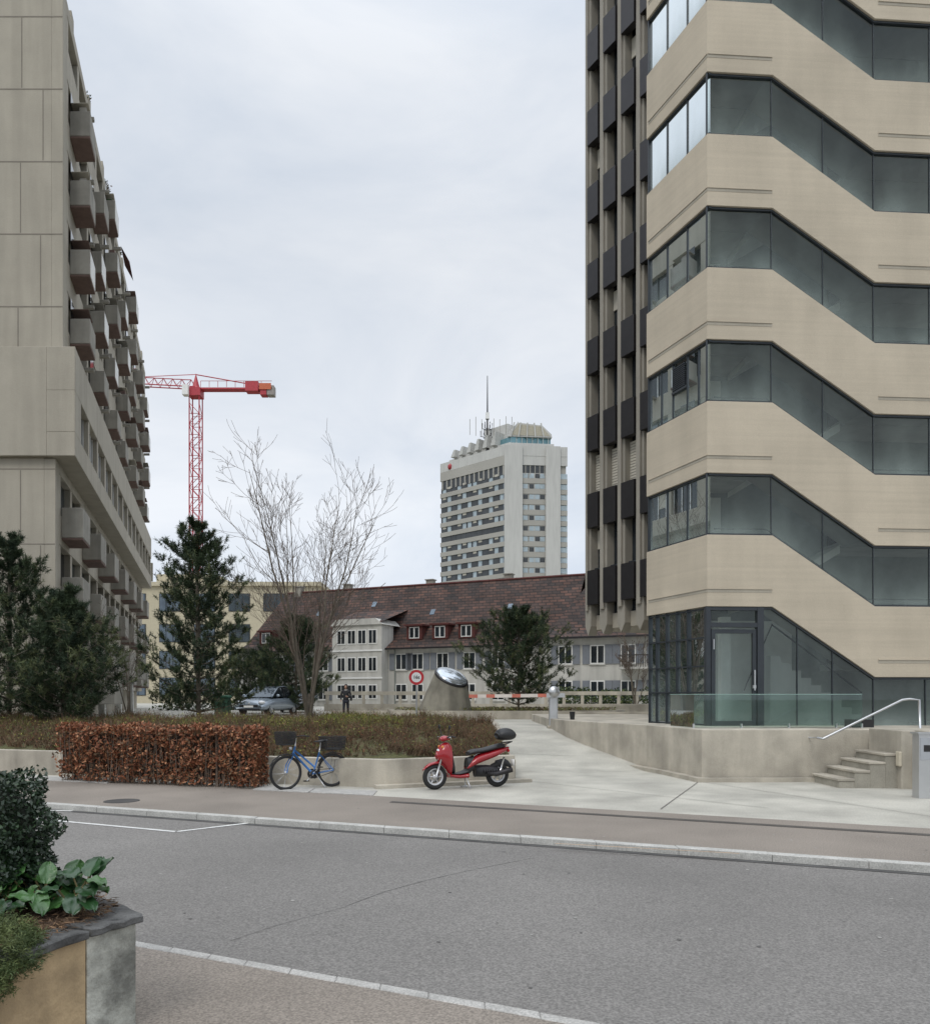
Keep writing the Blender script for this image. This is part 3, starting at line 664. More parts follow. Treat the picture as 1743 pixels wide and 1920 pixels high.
for i,x in enumerate((2,4.5,7.2,9.9,12.6)): wb.xz([(x,HT+3.4),(x+.4,HT+3.4),(x+.4-(x-8)*.2,HT+7.9),(x-(x-8)*.2,HT+7.9)],1.5,1.9,TW,MTR)
for j in range(6): wb.xz([(5+j*3.6,HT+1.6),(6.8+j*3.6,HT+1.6),(5.4+j*3.6,HT+5.8-j*.4),(4.6+j*3.6,HT+5.8-j*.4)],1,6,TW,MTL)
wb.box((3,5,HT+1.6),(13,12,HT+8.8),TW,MTL)
wb.build('walls',g); wn.build('windows',g)
b=MB(); ax,ay=(913-871)/F*258,258.0
b.tube([(ax,ay,HT),(ax,ay,HT+12),(ax,ay,HT+25)],[.45,.28,.12],DARKMET,6)
b.box((ax-.6,ay-.6,HT+11.0),(ax+.6,ay+.6,HT+13),WHITE)
for z,rr in ((HT+5,2.2),(HT+7.5,1.6)):
    for k in range(6):
        an=k*1.05; b.tube([(ax,ay,z),(ax+rr*math.cos(an),ay+rr*math.sin(an),z+.4),(ax+rr*math.cos(an),ay+rr*math.sin(an),z+2.2)],.12,DARKMET,4)
for k in range(9): b.tube([(ax+ (k-3)*1.9,252+k%3,HT+4),(ax+(k-3)*1.9,252+k%3,HT+random.uniform(8.3,10.2))],.08,BALC,4)
b.sph((-4.7,267,HT-3+1.2),(1.1,.8,1.1),REDP); b.tube([(-4.7,267,HT-5),(-3,267,HT)],.3,REDP,5)
b.build('antenna_mast',g)

# ---------------------------------------------------------------- crane
g=group('tower_crane'); b=MB(); Yc=130; xc=(367-871)/F*Yc; hw=.8; zt=1.85+(1306-745)/F*Yc
CR=mat('crane_red_paint',(.40,.03,.045),.5,.1); 
for sx_ in(-1,1):
    for sy in(-1,1): b.tube([(xc+sx_*hw,Yc+sy*hw,0),(xc+sx_*hw,Yc+sy*hw,zt)],.10,CR,4)
z=0;k=0
while z<zt-1.2:
    for sy in(-1,1):
        s_=1 if k%2 else -1
        b.tube([(xc-s_*hw,Yc+sy*hw,z),(xc+s_*hw,Yc+sy*hw,z+1.7)],.06,CR,3); b.tube([(xc-hw,Yc+sy*hw,z),(xc+hw,Yc+sy*hw,z)],.06,CR,3)
        b.tube([(xc+sy*hw,Yc-s_*hw,z),(xc+sy*hw,Yc+s_*hw,z+1.7)],.06,CR,3)
    z+=1.7;k+=1
b.box((xc-1.0,Yc-1.0,zt),(xc+1.0,Yc+1.0,zt+1.3),CR); b.box((xc-1.7,Yc-1.6,zt-.1),(xc-.75,Yc-.5,zt+1.5),WHITE)
zj=zt+1.5
def truss(x0,x1,z0,z1,h,n):
    for i in range(n):
        t0=i/n;t1=(i+1)/n; xa=x0+(x1-x0)*t0; xb=x0+(x1-x0)*t1; za=z0+(z1-z0)*t0; zb_=z0+(z1-z0)*t1
        for sy in(-.6,.6):
            b.tube([(xa,Yc+sy,za),(xb,Yc+sy,zb_)],.10,CR,4); b.tube([(xa,Yc+sy,za),((xa+xb)/2,Yc,(za+zb_)/2+h)],.05,CR,3); b.tube([((xa+xb)/2,Yc,(za+zb_)/2+h),(xb,Yc+sy,zb_)],.05,CR,3)
        if i<n-1: b.tube([((xa+xb)/2,Yc,(za+zb_)/2+h),(xb+(xb-xa)/2,Yc,(zb_)+h)],.08,CR,4)
truss(xc,xc-30,zj,zj+1.6,1.3,20)
b.tube([(xc,Yc,zj+2.2),(xc-9,Yc,zj+1.8)],.07,CR,3); b.lathe([(.001,2.6),(.6,.4),(.8,0)],CR,Matrix.Translation((xc,Yc,zj-.2)),6)
b.box((xc,Yc-.7,zj-.4),(xc+12.5,Yc+.7,zj-.15),CR); b.tube([(xc,Yc,zj+2.2),(xc+9,Yc,zj+.6),(xc+12.5,Yc,zj)],.09,CR,4)
for i in range(8): b.tube([(xc+1+i*1.4,Yc-.7,zj-.1),(xc+1+i*1.4,Yc-.7,zj+.9)],.05,CR,3)
b.tube([(xc+1,Yc-.7,zj+.9),(xc+12.5,Yc-.7,zj+.9)],.05,CR,3)
b.box((xc+8.2,Yc-.8,zj-.7),(xc+10.3,Yc+.8,zj+.8),CR); b.box((xc+10.6,Yc-.7,zj-1.3),(xc+11.6,Yc+.7,zj+.3),CR); b.box((xc+11.7,Yc-.7,zj-1.3),(xc+12.8,Yc+.7,zj+.2),mat('counterweight',(.30,.27,.25),.8,.2))
b.box((xc+10.5,Yc-.86,zj-.5),(xc+12.4,Yc-.8,zj+.5),mat('crane_orange_panel',(.50,.12,.05),.6,.1))
b.build('mast_and_jib',g)

# ---------------------------------------------------------------- long house with tiled roof
g=group('tiled_roof_house')
TILE=bpy.data.materials.new('roof_tiles'); TILE.use_nodes=True; nt=TILE.node_tree; bs=nt.nodes['Principled BSDF']; bs.inputs['Roughness'].default_value=.85
tc=nn(nt,'ShaderNodeTexCoord'); sp=nn(nt,'ShaderNodeSeparateXYZ'); cb=nn(nt,'ShaderNodeCombineXYZ'); nt.links.new(tc.outputs['Object'],sp.inputs[0])
nt.links.new(sp.outputs[0],cb.inputs[0]); nt.links.new(sp.outputs[2],cb.inputs[1])
br=nn(nt,'ShaderNodeTexBrick'); br.inputs['Scale'].default_value=1; br.inputs['Brick Width'].default_value=.7; br.inputs['Row Height'].default_value=.30; br.inputs['Mortar Size'].default_value=.035
br.inputs['Color1'].default_value=(.115,.058,.042,1); br.inputs['Color2'].default_value=(.036,.028,.026,1); br.inputs['Mortar'].default_value=(.02,.016,.015,1)
nt.links.new(cb.outputs[0],br.inputs[0])
no=nn(nt,'ShaderNodeTexNoise'); no.inputs['Scale'].default_value=.45; no.inputs['Detail'].default_value=7; no.inputs['Roughness'].default_value=.7; nt.links.new(tc.outputs['Object'],no.inputs[0])
mr=nn(nt,'ShaderNodeMapRange'); mr.inputs[1].default_value=.35; mr.inputs[2].default_value=.65; mr.inputs[3].default_value=.5; mr.inputs[4].default_value=1.35; nt.links.new(no.outputs[0],mr.inputs[0])
mx=nn(nt,'ShaderNodeVectorMath',operation='SCALE'); nt.links.new(br.outputs[0],mx.inputs[0]); nt.links.new(mr.outputs[0],mx.inputs['Scale']); nt.links.new(mx.outputs[0],bs.inputs['Base Color'])
bp=nn(nt,'ShaderNodeBump'); bp.inputs['Distance'].default_value=.08; bp.inputs['Strength'].default_value=.8; nt.links.new(br.outputs['Fac'],bp.inputs['Height']); bp.invert=True; nt.links.new(bp.outputs[0],bs.inputs['Normal'])
DORM=mat('dormer_red_brown',(.085,.022,.018),.8,.15); SHUT=mat('shutter_grey',(.17,.185,.21),.7,.08)
hx=(-.912,.410); hin=(.410,.912)
MH=frame((9.3,71.5),hx,hin)
EZ=6.7; RZ=13.6; SE=37
wb=MB(); wn=MB(); rf=MB()
wb.box((1.61,0,0),(SE,12,EZ),OFFW,MH)
def roof(s0,s1,y0,y1,ez,rz,hipl=0,hipr=0):
    ym=(y0+y1)/2; prof=[(y0-.6,ez-.1),(y0+.9,ez+.75),(ym,rz)]
    for i in range(2):
        (ya,za),(yb,zb_)=prof[i],prof[i+1]
        t0=(ya-(y0-.6))/(ym-y0+.6); t1=(yb-(y0-.6))/(ym-y0+.6)
        rf.add([(s0-.3+hipr*t0,ya,za),(s1+.3-hipl*t0,ya,za),(s1+.3-hipl*t1,yb,zb_),(s0-.3+hipr*t1,yb,zb_)],[(0,1,2,3)],TILE,MH)
        rf.add([(s0-.3+hipr*t0,2*ym-ya,za),(s1+.3-hipl*t0,2*ym-ya,za),(s1+.3-hipl*t1,2*ym-yb,zb_),(s0-.3+hipr*t1,2*ym-yb,zb_)],[(3,2,1,0)],TILE,MH)
        for s,h,sg in ((s1+.3,hipl,-1),(s0-.3,hipr,1)):
            if h: rf.add([(s+sg*h*t0,ya,za),(s+sg*h*t0,2*ym-ya,za),(s+sg*h*t1,2*ym-yb,zb_),(s+sg*h*t1,yb,zb_)],[(0,1,2,3)],TILE,MH)
    rf.tube([(s0-.3+hipr,ym,rz),(s1+.3-hipl,ym,rz)],.14,DORM,6,MH)
    rf.box((s0-.3,y0-.72,ez-.25),(s1+.3,y0-.6,ez-.1),DARKMET,MH)
roof(.5,SE,0,12,EZ,RZ,hipl=2.2)
wb.box((-20,-3,0),(1.6,10,EZ+.3),OFFW,MH); 
roof(-20,1.6,-3,11,EZ+.3,RZ+.6,hipl=4.2)
def dormer(s,w,y,z,h,m=DORM):
    rf.box((s-w/2,y,z),(s+w/2,y+2.6,z+h),m,MH); rf.box((s-w/2-.2,y-.25,z+h),(s+w/2+.2,y+2.9,z+h+.16),DORM,MH)
    wn.box((s-w/2+.3,y-.03,z+.12),(s+w/2-.3,y,z+h-.1),WHITE,MH); 
    ww=(w-.60)/2
    for i in range(2): wn.box((s-w/2+.3+i*ww+.07,y-.05,z+.22),(s-w/2+.3+(i+1)*ww-.07,y-.031,z+h-.2),DKWIN,MH)
for s in (10.4,13.2,16.0,24.5,34.0): dormer(s,1.7,.75,EZ+.75,1.35)
wb.box((18.5,-1.3,0),(24.2,1,8.9),OFFW,MH); 
rf.xz([(18.3,8.9),(24.4,8.9),(23.6,9.5),(19.1,9.5)],-1.5,2.5,OFFW,MH)
rf.add([(18.4,-1.45,9.15),(24.3,-1.45,9.15),(24.6,4,10.9),(18.2,4,10.9)],[(0,1,2,3)],TILE,MH)
for z in (1.6,4.3,7.0):
    for s in (19.0,20.2,21.4,22.6): wn.box((s,-1.36,z),(s+1,-1.305,z+1.45),WHITE,MH); wn.box((s+.1,-1.38,z+.1),(s+.46,-1.361,z+1.35),DKWIN,MH); wn.box((s+.54,-1.38,z+.1),(s+.9,-1.361,z+1.35),DKWIN,MH)
for z in (3.6,6.3): wb.box((18.4,-1.4,z),(24.3,-1.3,z+.15),WHITE,MH)
def hwin(s,y,z,w=1.25,h=1.6,sh=True):
    wn.box((s,y-.05,z),(s+w,y-.005,z+h),WHITE,MH); wn.box((s+.09,y-.07,z+.1),(s+w/2-.05,y-.051,z+h-.1),DKWIN,MH); wn.box((s+w/2+.05,y-.07,z+.1),(s+w-.09,y-.051,z+h-.1),DKWIN,MH)
    wn.box((s-.08,y-.12,z-.1),(s+w+.08,y-.006,z-.003),OFFW,MH)
    if sh:
        for q in (s-.66,s+w+.04): wn.box((q,y-.09,z),(q+.62,y-.01,z+h),SHUT,MH)
for s in (6.2,9.1,11.9,14.6,16.4,25.5,28.3,31,33.7): hwin(s,0,4.45); hwin(s,0,1.5,sh=(s>20))
for s in (-1.2,-4.0,-6.6,-9.4,-12): hwin(s,-3,4.6); hwin(s,-3,1.6)
wb.box((-8.6,-4.2,4.1),(-5.4,-3,4.25),OFFW,MH)
for i in range(17): wn.box((-8.6+i*.19,-4.2,4.25),(-8.56+i*.19,-4.16,5.2),DARKMET,MH)
wn.box((-8.6,-4.22,5.2),(-5.4,-4.14,5.27),DARKMET,MH)
wn.tube([(17.7,-.1,0),(17.7,-.1,EZ)],.07,mat('downpipe',(.2,.22,.2),.6,.1),6,MH); wn.tube([(1.9,-.1,0),(1.9,-.1,EZ)],.07,DARKMET,6,MH)
for s,y in ((8.0,6.5),(27,6.3),(17,6.8),(33,5.6)): wb.box((s,y,RZ-1.5),(s+.8,y+.7,RZ+.6),BALC,MH); wb.box((s-.1,y-.1,RZ+.6),(s+.9,y+.8,RZ+.7),BALC,MH)
for s,t in ((6.7,.45),(15,.42),(29,.5),(22.4,.62)): 
    y=.9+5.1*t; z=EZ+.75+(RZ-EZ-.75)*t; rf.add([(s,y,z+.08),(s+.5,y,z+.08),(s+.5,y+.45,z+.65),(s,y+.45,z+.65)],[(0,1,2,3)],SKYWIN,MH)
wb.build('walls',g); wn.build('windows',g); rf.build('roof',g)

g=group('yellow_building'); b=MB(); YL=mat('yellow_render',(.50,.45,.33),.9,.06); wn=MB()
Yy=120
b.box((-52,Yy,0),(-22,Yy+15,18.4),YL); b.box((-52,Yy-.5,18.4),(-21.5,Yy+15,19.0),YL); b.box((-47,Yy+2,19.0),(-38,Yy+12,20.5),YL)
for zz in (2,6,10,14.6):
    for x in (-51,-45.8,-40.6,-35.4,-30.2,-25): 
        wn.box((x,Yy-.08,zz),(x+3.2,Yy-.01,zz+2.7),FRAME); 
        for q in range(3): wn.box((x+.1+q*1.03,Yy-.12,zz+.1),(x+1.0+q*1.03,Yy-.081,zz+2.6),SKYWIN)
b.build('walls',g); wn.build('windows',g)

g=group('distant_hedge')
for i,(x,y,r) in enumerate([(-20,58,1.7),(-17,60,1.3),(8,60,1.2),(11,59,1.0),(15,60,1.3),(-13,58,1.2)]):
    tuftcloud('foliage',(x,y,1.5),(r*1.6,r,r),1800,.12,[NEED,SHR2],g,[.7,.3],.4)

# ---------------------------------------------------------------- plaza furniture
g=group('parapet_fence'); b=MB()
b.box((-9.5,54,.7),(14,54.25,1.35),CONC); b.box((-9.5,54.0,1.95),(14,54.2,2.2),CONC)
for i in range(20): b.box((-9.4+i*1.23,54.03,1.35),(-9.2+i*1.23,54.18,1.95),CONC)
b.build('rails',g)
g=group('raised_planter'); b=MB()
def ring(cx,cy,rx,ry,n=40): return [(cx+rx*math.cos(2*math.pi*i/n),cy+ry*math.sin(2*math.pi*i/n)) for i in range(n)]
outer=ring(1.9,37.6,5.6,2.6); inner=ring(1.9,37.6,5.3,2.3)
n=40; vs=[(x,y,.8) for x,y in outer]+[(x,y,1.22) for x,y in outer]+[(x,y,1.22) for x,y in inner]+[(x,y,1.0) for x,y in inner]
fs=[]
for r_ in range(3):
    for i in range(n): fs.append((r_*n+i,r_*n+(i+1)%n,(r_+1)*n+(i+1)%n,(r_+1)*n+i))
b.add(vs,fs,CONC); b.add([(x,y,1.12) for x,y in inner],[tuple(range(n))],SOIL); b.build('wall',g)
P_=[]
while len(P_)<1500:
    t=random.uniform(0,6.28); r_=math.sqrt(random.random()); P_.append((1.9+5.2*r_*math.cos(t),37.6+2.2*r_*math.sin(t),1.1))
P_=np.array(P_); N=len(P_); K=6; pp=np.repeat(P_,K,0)+rng.normal(0,.05,(N*K,3))*[1,1,0]; pp[:,2]+=rng.uniform(0,.25,N*K); a=rdirs(N*K)*.06; q=rdirs(N*K)*.03
rawmesh('groundcover',np.stack([pp-a,pp+q,pp+a],1),3,[SHR1,SHR2,SHR3],rng.choice(3,N*K,p=[.45,.4,.15]),g)
g=group('low_planter_wall'); b=MB(); b.box((4.5,33.6,.8),(9.5,33.9,1.2),CONC); b.box((5.2,43,.8),(13,43.3,1.45),CONC); b.box((-7,41.8,.8),(-3.2,42.1,1.1),CONC); b.build('wall',g,bevel=.02)
g=group('concrete_skylight_sculpture'); SC=mat('sculpture_concrete',(.22,.205,.165),.9,.15,2,bump=.3,streak=.35)
b=MB(); cx,cy=-.95,36.7; n=40; vs=[];fs=[]
R0=1.3;R1=.78; top=Vector((.33,-.25,2.72))
Rt=Matrix.Rotation(math.radians(24),3,'Y')@Matrix.Rotation(math.radians(24),3,'X')
for lv in range(9):
    t=lv/8
    for i in range(n):
        a=2*math.pi*i/n; p0=Vector((R0*math.cos(a),R0*math.sin(a),1.0)); p1=top+Rt@Vector((R1*math.cos(a),R1*math.sin(a),0)); vs.append(Vector((cx,cy,0))+p0.lerp(p1,t))
for lv in range(8):
    for i in range(n): fs.append((lv*n+i,lv*n+(i+1)%n,(lv+1)*n+(i+1)%n,(lv+1)*n+i))
b.add(vs,fs,SC); b.build('cone',g,smooth=True)
MD=Matrix.Translation(Vector((cx,cy,0))+top)@Rt.to_4x4()
b=MB(); b.lathe([(.80,-.05),(.82,.0),(.80,.05),(.75,.07)],DARKMET,MD,40); b.build('rim',g,smooth=True)
b=MB(); b.lathe([(.75*math.cos(t),.05+.22*math.sin(t)) for t in [math.radians(x) for x in (0,15,30,45,60,75,89.9)]],mat('dome_glass',(.50,.54,.58),.12,.2,2,metal=.75),MD,40); b.build('dome',g,smooth=True)

g=group('boom_barrier'); b=MB(); bx,by=2.9,26.3
b.box((bx-.14,by-.13,.8),(bx+.14,by+.13,1.95),STEEL); b.box((bx-.2,by-.18,.8),(bx+.2,by+.18,.9),CONC); b.build('cabinet',g,bevel=.03)
b=MB(); b.lathe([(.001,-.09),(.17,-.09),(.19,0),(.17,.09),(.001,.09)],STEEL,Matrix.Translation((bx,by-.2,2.0))@Matrix.Rotation(math.pi/2,4,'X'),20); b.build('pivot',g,smooth=True)
b=MB(); RW=mat('boom_faded_red',(.55,.16,.11),.5,.1); RWL=mat('boom_faded_white',(.68,.62,.57),.6,.08)
for i in range(9): b.box((bx-.25-.28*(i+1),by-.22,1.83-i*.003),(bx-.25-.28*i,by-.19,1.94-i*.003),RW if i in(0,3,6,8) else RWL)
b.box((bx-.25,by-.24,1.82),(bx+.35,by-.18,1.96),STEEL); b.build('boom',g)

g=group('weight_limit_sign'); sx0,sy0=-1.94,32.0; sz=1.85+(1306-1270)/F*32
Msg=Matrix.Translation((sx0,sy0,sz))@Matrix.Rotation(math.pi/2,4,'X')
b=MB(); SR=mat('sign_red',(.50,.02,.03),.4,.05); SW=mat('sign_white',(.75,.75,.75),.4,.03)
b.lathe([(.001,.0),(.30,.0),(.30,.02),(.001,.02)],SR,Msg,36); b.lathe([(.001,.0225),(.20,.0225)],SW,Msg,36); b.build('plate',g)
b=MB(); b.tube([(sx0,sy0+.05,.85),(sx0,sy0+.05,sz+.25)],.03,STEEL,8); b.box((sx0-.12,sy0-.02,.98),(sx0+.12,sy0+.01,1.12),CONC); b.build('post',g)
cu=bpy.data.curves.new('weight_text','FONT'); cu.body='16t'; cu.size=.19; cu.align_x='CENTER'; cu.align_y='CENTER'; cu.extrude=.002; cu.offset=.004
to=bpy.data.objects.new('weight_text',cu); S.collection.objects.link(to); to.location=(sx0,sy0-.028,sz); to.rotation_euler=(math.pi/2,0,0); to.parent=g; cu.materials.append(BLACK)

# ---------------------------------------------------------------- scooter
def wheel(b,c,R,rt,M,spk=8,hub=.05,tire=RUB,rim=CHROME,disc=0,thin=False):
    T=M@Matrix.Translation(c)@Matrix.Rotation(math.pi/2,4,'X')
    b.lathe([(R-rt+rt*math.cos(2*math.pi*i/10),rt*.9*math.sin(2*math.pi*i/10)) for i in range(11)],tire,T,32)
    ri=R-2*rt
    b.lathe([(ri+.012,-rt*.6),(ri-.015,-rt*.6),(ri-.02,0),(ri-.015,rt*.6),(ri+.012,rt*.6)],rim,T,32)
    b.lathe([(.001,-rt*.9),(hub,-rt*.9),(hub,rt*.9),(.001,rt*.9)],rim if not thin else STEEL,T,12)
    for k in range(spk):
        a=2*math.pi*k/spk; a2=a+(.25 if thin and k%2 else 0)
        b.tube([(hub*.8*math.cos(a),hub*.8*math.sin(a),(.02 if k%2 else -.02) if thin else 0),((ri)*math.cos(a2),(ri)*math.sin(a2),0)],.0022 if thin else .016,rim if not thin else STEEL,4,T)
    if disc: b.lathe([(disc*.6,rt+.01),(disc,rt+.01),(disc,rt+.014),(disc*.6,rt+.014)],STEEL,T,20)
def placed(front,rear):
    f=Vector((*front,0));r=Vector((*rear,0)); d=(f-r).normalized(); y=Vector((-d.y,d.x,0)); M=Matrix.Identity(4)
    M.col[0]=(*d,0);M.col[1]=(*y,0);M.col[2]=(0,0,1,0);m=(f+r)/2;M.col[3]=(m.x,m.y,0.0,1); return M,(f-r).length
M,wbs=placed((-.60,15.9),(.66,16.4)); h=wbs/2
g=group('motor_scooter')
WG=mat('wheel_silver',(.55,.55,.56),.35,.05,metal=.6)
b=MB(); wheel(b,(h,0,.255),.255,.05,M,6,.05,rim=WG,disc=.13); wheel(b,(-h,0,.255),.255,.055,M,6,.06,rim=WG); b.build('wheels',g,smooth=True)
def shell(b,sections,m,M,n=10):
    vs=[];fs=[]
    for (x,zl,zh,w) in sections:
        for k in range(n):
            a=2*math.pi*k/n; vs.append((x+0,w*math.sin(a),(zl+zh)/2+(zh-zl)/2*math.cos(a)))
    for i in range(len(sections)-1):
        for k in range(n): fs.append((i*n+k,i*n+(k+1)%n,(i+1)*n+(k+1)%n,(i+1)*n+k))
    fs+=[tuple(range(n)),tuple(range(len(vs)-1,len(vs)-n-1,-1))]
    b.add(vs,fs,m,M)
b=MB() 
shell(b,[(h-.02,.62,.72,.05),(h-.07,.55,.83,.13),(h-.14,.50,.93,.17),(h-.22,.40,.97,.19),(h-.28,.27,.97,.19),(h-.325,.24,.90,.16)],REDP,M)
shell(b,[(h+.25,.38,.41,.03),(h+.17,.44,.51,.065),(h+.02,.51,.57,.075),(h-.13,.50,.57,.07),(h-.22,.40,.46,.05)],REDP,M)
shell(b,[(h-.10,.98,1.02,.05),(h-.15,.94,1.07,.12),(h-.22,.96,1.08,.14),(h-.29,.98,1.05,.09)],REDP,M)
shell(b,[(h-.28,.23,.33,.14),(h-.50,.19,.29,.16),(h-.68,.20,.33,.16)],REDP,M)
shell(b,[(h-.66,.36,.46,.10),(h-.76,.40,.60,.155),(h-.90,.48,.70,.17),(-h+.22,.55,.74,.18),(-h+.02,.62,.80,.15),(-h-.15,.70,.82,.10),(-h-.25,.77,.82,.04)],REDP,M)
b.build('red_bodywork',g,smooth=True,subsurf=1)
b=MB()
shell(b,[(h-.70,.66,.74,.10),(h-.78,.68,.80,.15),(h-.98,.70,.79,.16),(-h+.16,.74,.85,.15),(-h-.02,.78,.90,.13),(-h-.14,.80,.88,.09)],BLACK,M)
shell(b,[(h-.31,.30,.92,.12),(h-.35,.28,.86,.12),(h-.40,.28,.5,.1)],BLACK,M)
shell(b,[(h-.32,.30,.325,.13),(h-.50,.275,.31,.15),(h-.68,.30,.40,.13)],BLACK,M)
shell(b,[(h-.66,.24,.62,.10),(h-.74,.28,.66,.12),(h-.82,.36,.66,.12)],BLACK,M)
shell(b,[(h-.85,.22,.46,.10),(-h+.25,.20,.48,.13),(-h+.05,.22,.44,.12),(-h-.08,.26,.38,.08)],BLACK,M)
shell(b,[(-h+.05,.34,.54,.02),(-h-.2,.44,.62,.05),(-h-.30,.36,.46,.04)],BLACK,M)
b.build('seat_and_engine',g,smooth=True,subsurf=1)
b=MB()
for sy in(-1,1):
    b.tube([(h-.0,sy*.085,.255),(h-.11,sy*.085,.62)],.022,STEEL,8,M); b.tube([(h-.22,sy*.1,1.03),(h-.27,sy*.24,1.06),(h-.31,sy*.34,1.05)],.016,BLACK,8,M)
    b.tube([(h-.22,sy*.2,1.06),(h-.20,sy*.26,1.2),(h-.2,sy*.28,1.22)],.007,BLACK,6,M); b.sph((h-.2,sy*.3,1.24),(.015,.065,.045),BLACK,M)
    b.tube([(h-.25,sy*.24,1.05),(h-.18,sy*.3,1.03),(h-.2,sy*.38,1.03)],.006,CHROME,6,M)
b.tube([(-h+.3,.15,.3),(-h+.1,.16,.28),(-h-.25,.17,.36)],[.03,.05,.055],DARKMET,10,M)
b.tube([(-h,.1,.26),(-h-.1,.12,.62)],.02,CHROME,8,M)
b.tube([(.05,.1,.25),(.0,.22,.02)],.012,STEEL,6,M); b.tube([(.0,-.1,.25),(-.05,-.18,.02)],.012,STEEL,6,M); b.tube([(-.1,-.2,.02),(.05,-.2,.02)],.012,STEEL,6,M)
b.tube([(-h+.05,.13,.84),(-h-.2,.12,.9),(-h-.33,.0,.92),(-h-.2,-.12,.9),(-h+.05,-.13,.84)],.013,BLACK,8,M)
b.sph((h-.085,.0,.76),(.04,.09,.055),mat('headlight_glass',(.7,.72,.75),.1,.03),M); b.sph((h-.13,.1,.85),(.03,.03,.03),mat('indicator_orange',(.6,.2,.03),.3,.05),M); b.sph((h-.13,-.1,.85),(.03,.03,.03),mat('indicator_orange2',(.6,.2,.03),.3,.05),M)
b.box((h-.06,-.06,.60),(h-.045,.06,.64),WHITE,M); b.sph((-h-.24,0,.74),(.03,.07,.035),mat('tail_light',(.5,.01,.01),.2,.05),M)
b.box((-h-.35,-.08,.42),(-h-.335,.08,.56),WHITE,M)
for k in range(5): b.box((-h+.12+k*.05,-.145,.27),(-h+.14+k*.05,-.13,.38),DARKMET,M); b.box((-h+.12+k*.05,.13,.27),(-h+.14+k*.05,.145,.38),DARKMET,M)
b.build('fork_and_controls',g,smooth=True)
b=MB()
shell(b,[(-h+.02,1.0,1.10,.12),(-h-.0,.96,1.17,.18),(-h-.12,.94,1.22,.21),(-h-.28,.94,1.21,.21),(-h-.36,.97,1.15,.17),(-h-.38,1.0,1.1,.1)],BLACK,M); b.build('top_box',g,smooth=True,subsurf=1)
b=MB(); shell(b,[(-h-.31,1.05,1.075,.165),(-h-.37,1.05,1.075,.15),(-h-.385,1.055,1.07,.1)],REDP,M); b.build('top_box_reflector',g,smooth=True)

# ---------------------------------------------------------------- bicycle
M,wbs=placed((-3.53,15.78),(-2.72,16.42)); h=wbs/2; g=group('bicycle'); R=.345
b=MB(); wheel(b,(h,0,R),R,.02,M,18,.03,rim=BLACK,thin=True); wheel(b,(-h,0,R),R,.02,M,18,.04,rim=BLACK,thin=True); b.build('wheels',g,smooth=True)
b=MB(); bb=(-.08,0,.29); sd=(-.22,0,.72); ht=(h-.20,0,.86); hb=(h-.16,0,.72)
for p,q,r_ in [(bb,sd,.017),(hb,bb,.024),(( h-.18,0,.79),(-.12,0,.42),.02),(ht,hb,.022)]: b.tube([p,q],r_,BLUEP,8,M)
for sy in(-1,1):
    b.tube([(bb[0],sy*.03,bb[2]),(-h,sy*.06,R)],.010,BLUEP,6,M); b.tube([(sd[0],sy*.02,.68),(-h,sy*.06,R)],.009,BLUEP,6,M); b.tube([(hb[0],sy*.045,hb[2]),(h-.03,sy*.05,.5),(h,sy*.05,R)],.011,BLUEP,6,M)
b.build('frame',g,smooth=True)
b=MB(); b.tube([sd,(-.25,0,.92)],.013,STEEL,8,M); shell(b,[(-.10,.93,.95,.02),(-.2,.92,.96,.05),(-.32,.92,.98,.10),(-.38,.94,.98,.08)],BLACK,M)
b.tube([ht,(h-.22,0,1.02)],.014,STEEL,8,M); b.tube([(h-.36,-.3,1.06),(h-.25,-.2,1.08),(h-.18,0,1.04),(h-.25,.2,1.08),(h-.36,.3,1.06)],.012,BLACK,8,M)
T=M@Matrix.Translation(bb)@Matrix.Rotation(math.pi/2,4,'X'); b.lathe([(.05,-.05),(.09,-.05),(.09,-.045),(.05,-.045)],BLACK,T,20); b.lathe([(.05,.045),(.1,.045),(.1,.055),(.05,.055)],BLACK,T,20)
b.tube([bb,(bb[0]+.08,-.1,.15)],.01,STEEL,6,M); b.box((bb[0]+.03,-.18,.13),(bb[0]+.13,-.1,.15),BLACK,M); b.tube([bb,(bb[0]-.08,.1,.43)],.01,STEEL,6,M); b.box((bb[0]-.13,.1,.42),(bb[0]-.03,.18,.44),BLACK,M)
b.tube([(-h,.05,R+.03),(bb[0],.05,.38)],.006,BLACK,4,M); b.tube([(-h,.05,R-.03),(bb[0],.05,.2)],.006,BLACK,4,M)
for c in(h,-h):
    b.tube([(c+(R+.025)*math.cos(t),0,R+(R+.025)*math.sin(t)) for t in [math.radians(x) for x in ((20,45,70,95,120,150) if c>0 else (30,60,90,120,150,180,205))]],.014,BLACK,6,M)
for sy in(-1,1): b.tube([(-h,sy*.07,R),(-h-.05,sy*.07,.76),(-h+.32,sy*.05,.76)],.006,BLACK,5,M); b.tube([(-h-.25,sy*.07,.76),(-h+.32,sy*.07,.76)],.007,BLACK,5,M)
b.tube([(-.12,.05,.29),(-.25,.2,.02)],.01,STEEL,6,M)
b.sph((h-.1,0,.82),(.035,.035,.035),STEEL,M)
b.build('seat_handlebar_rack',g,smooth=True)
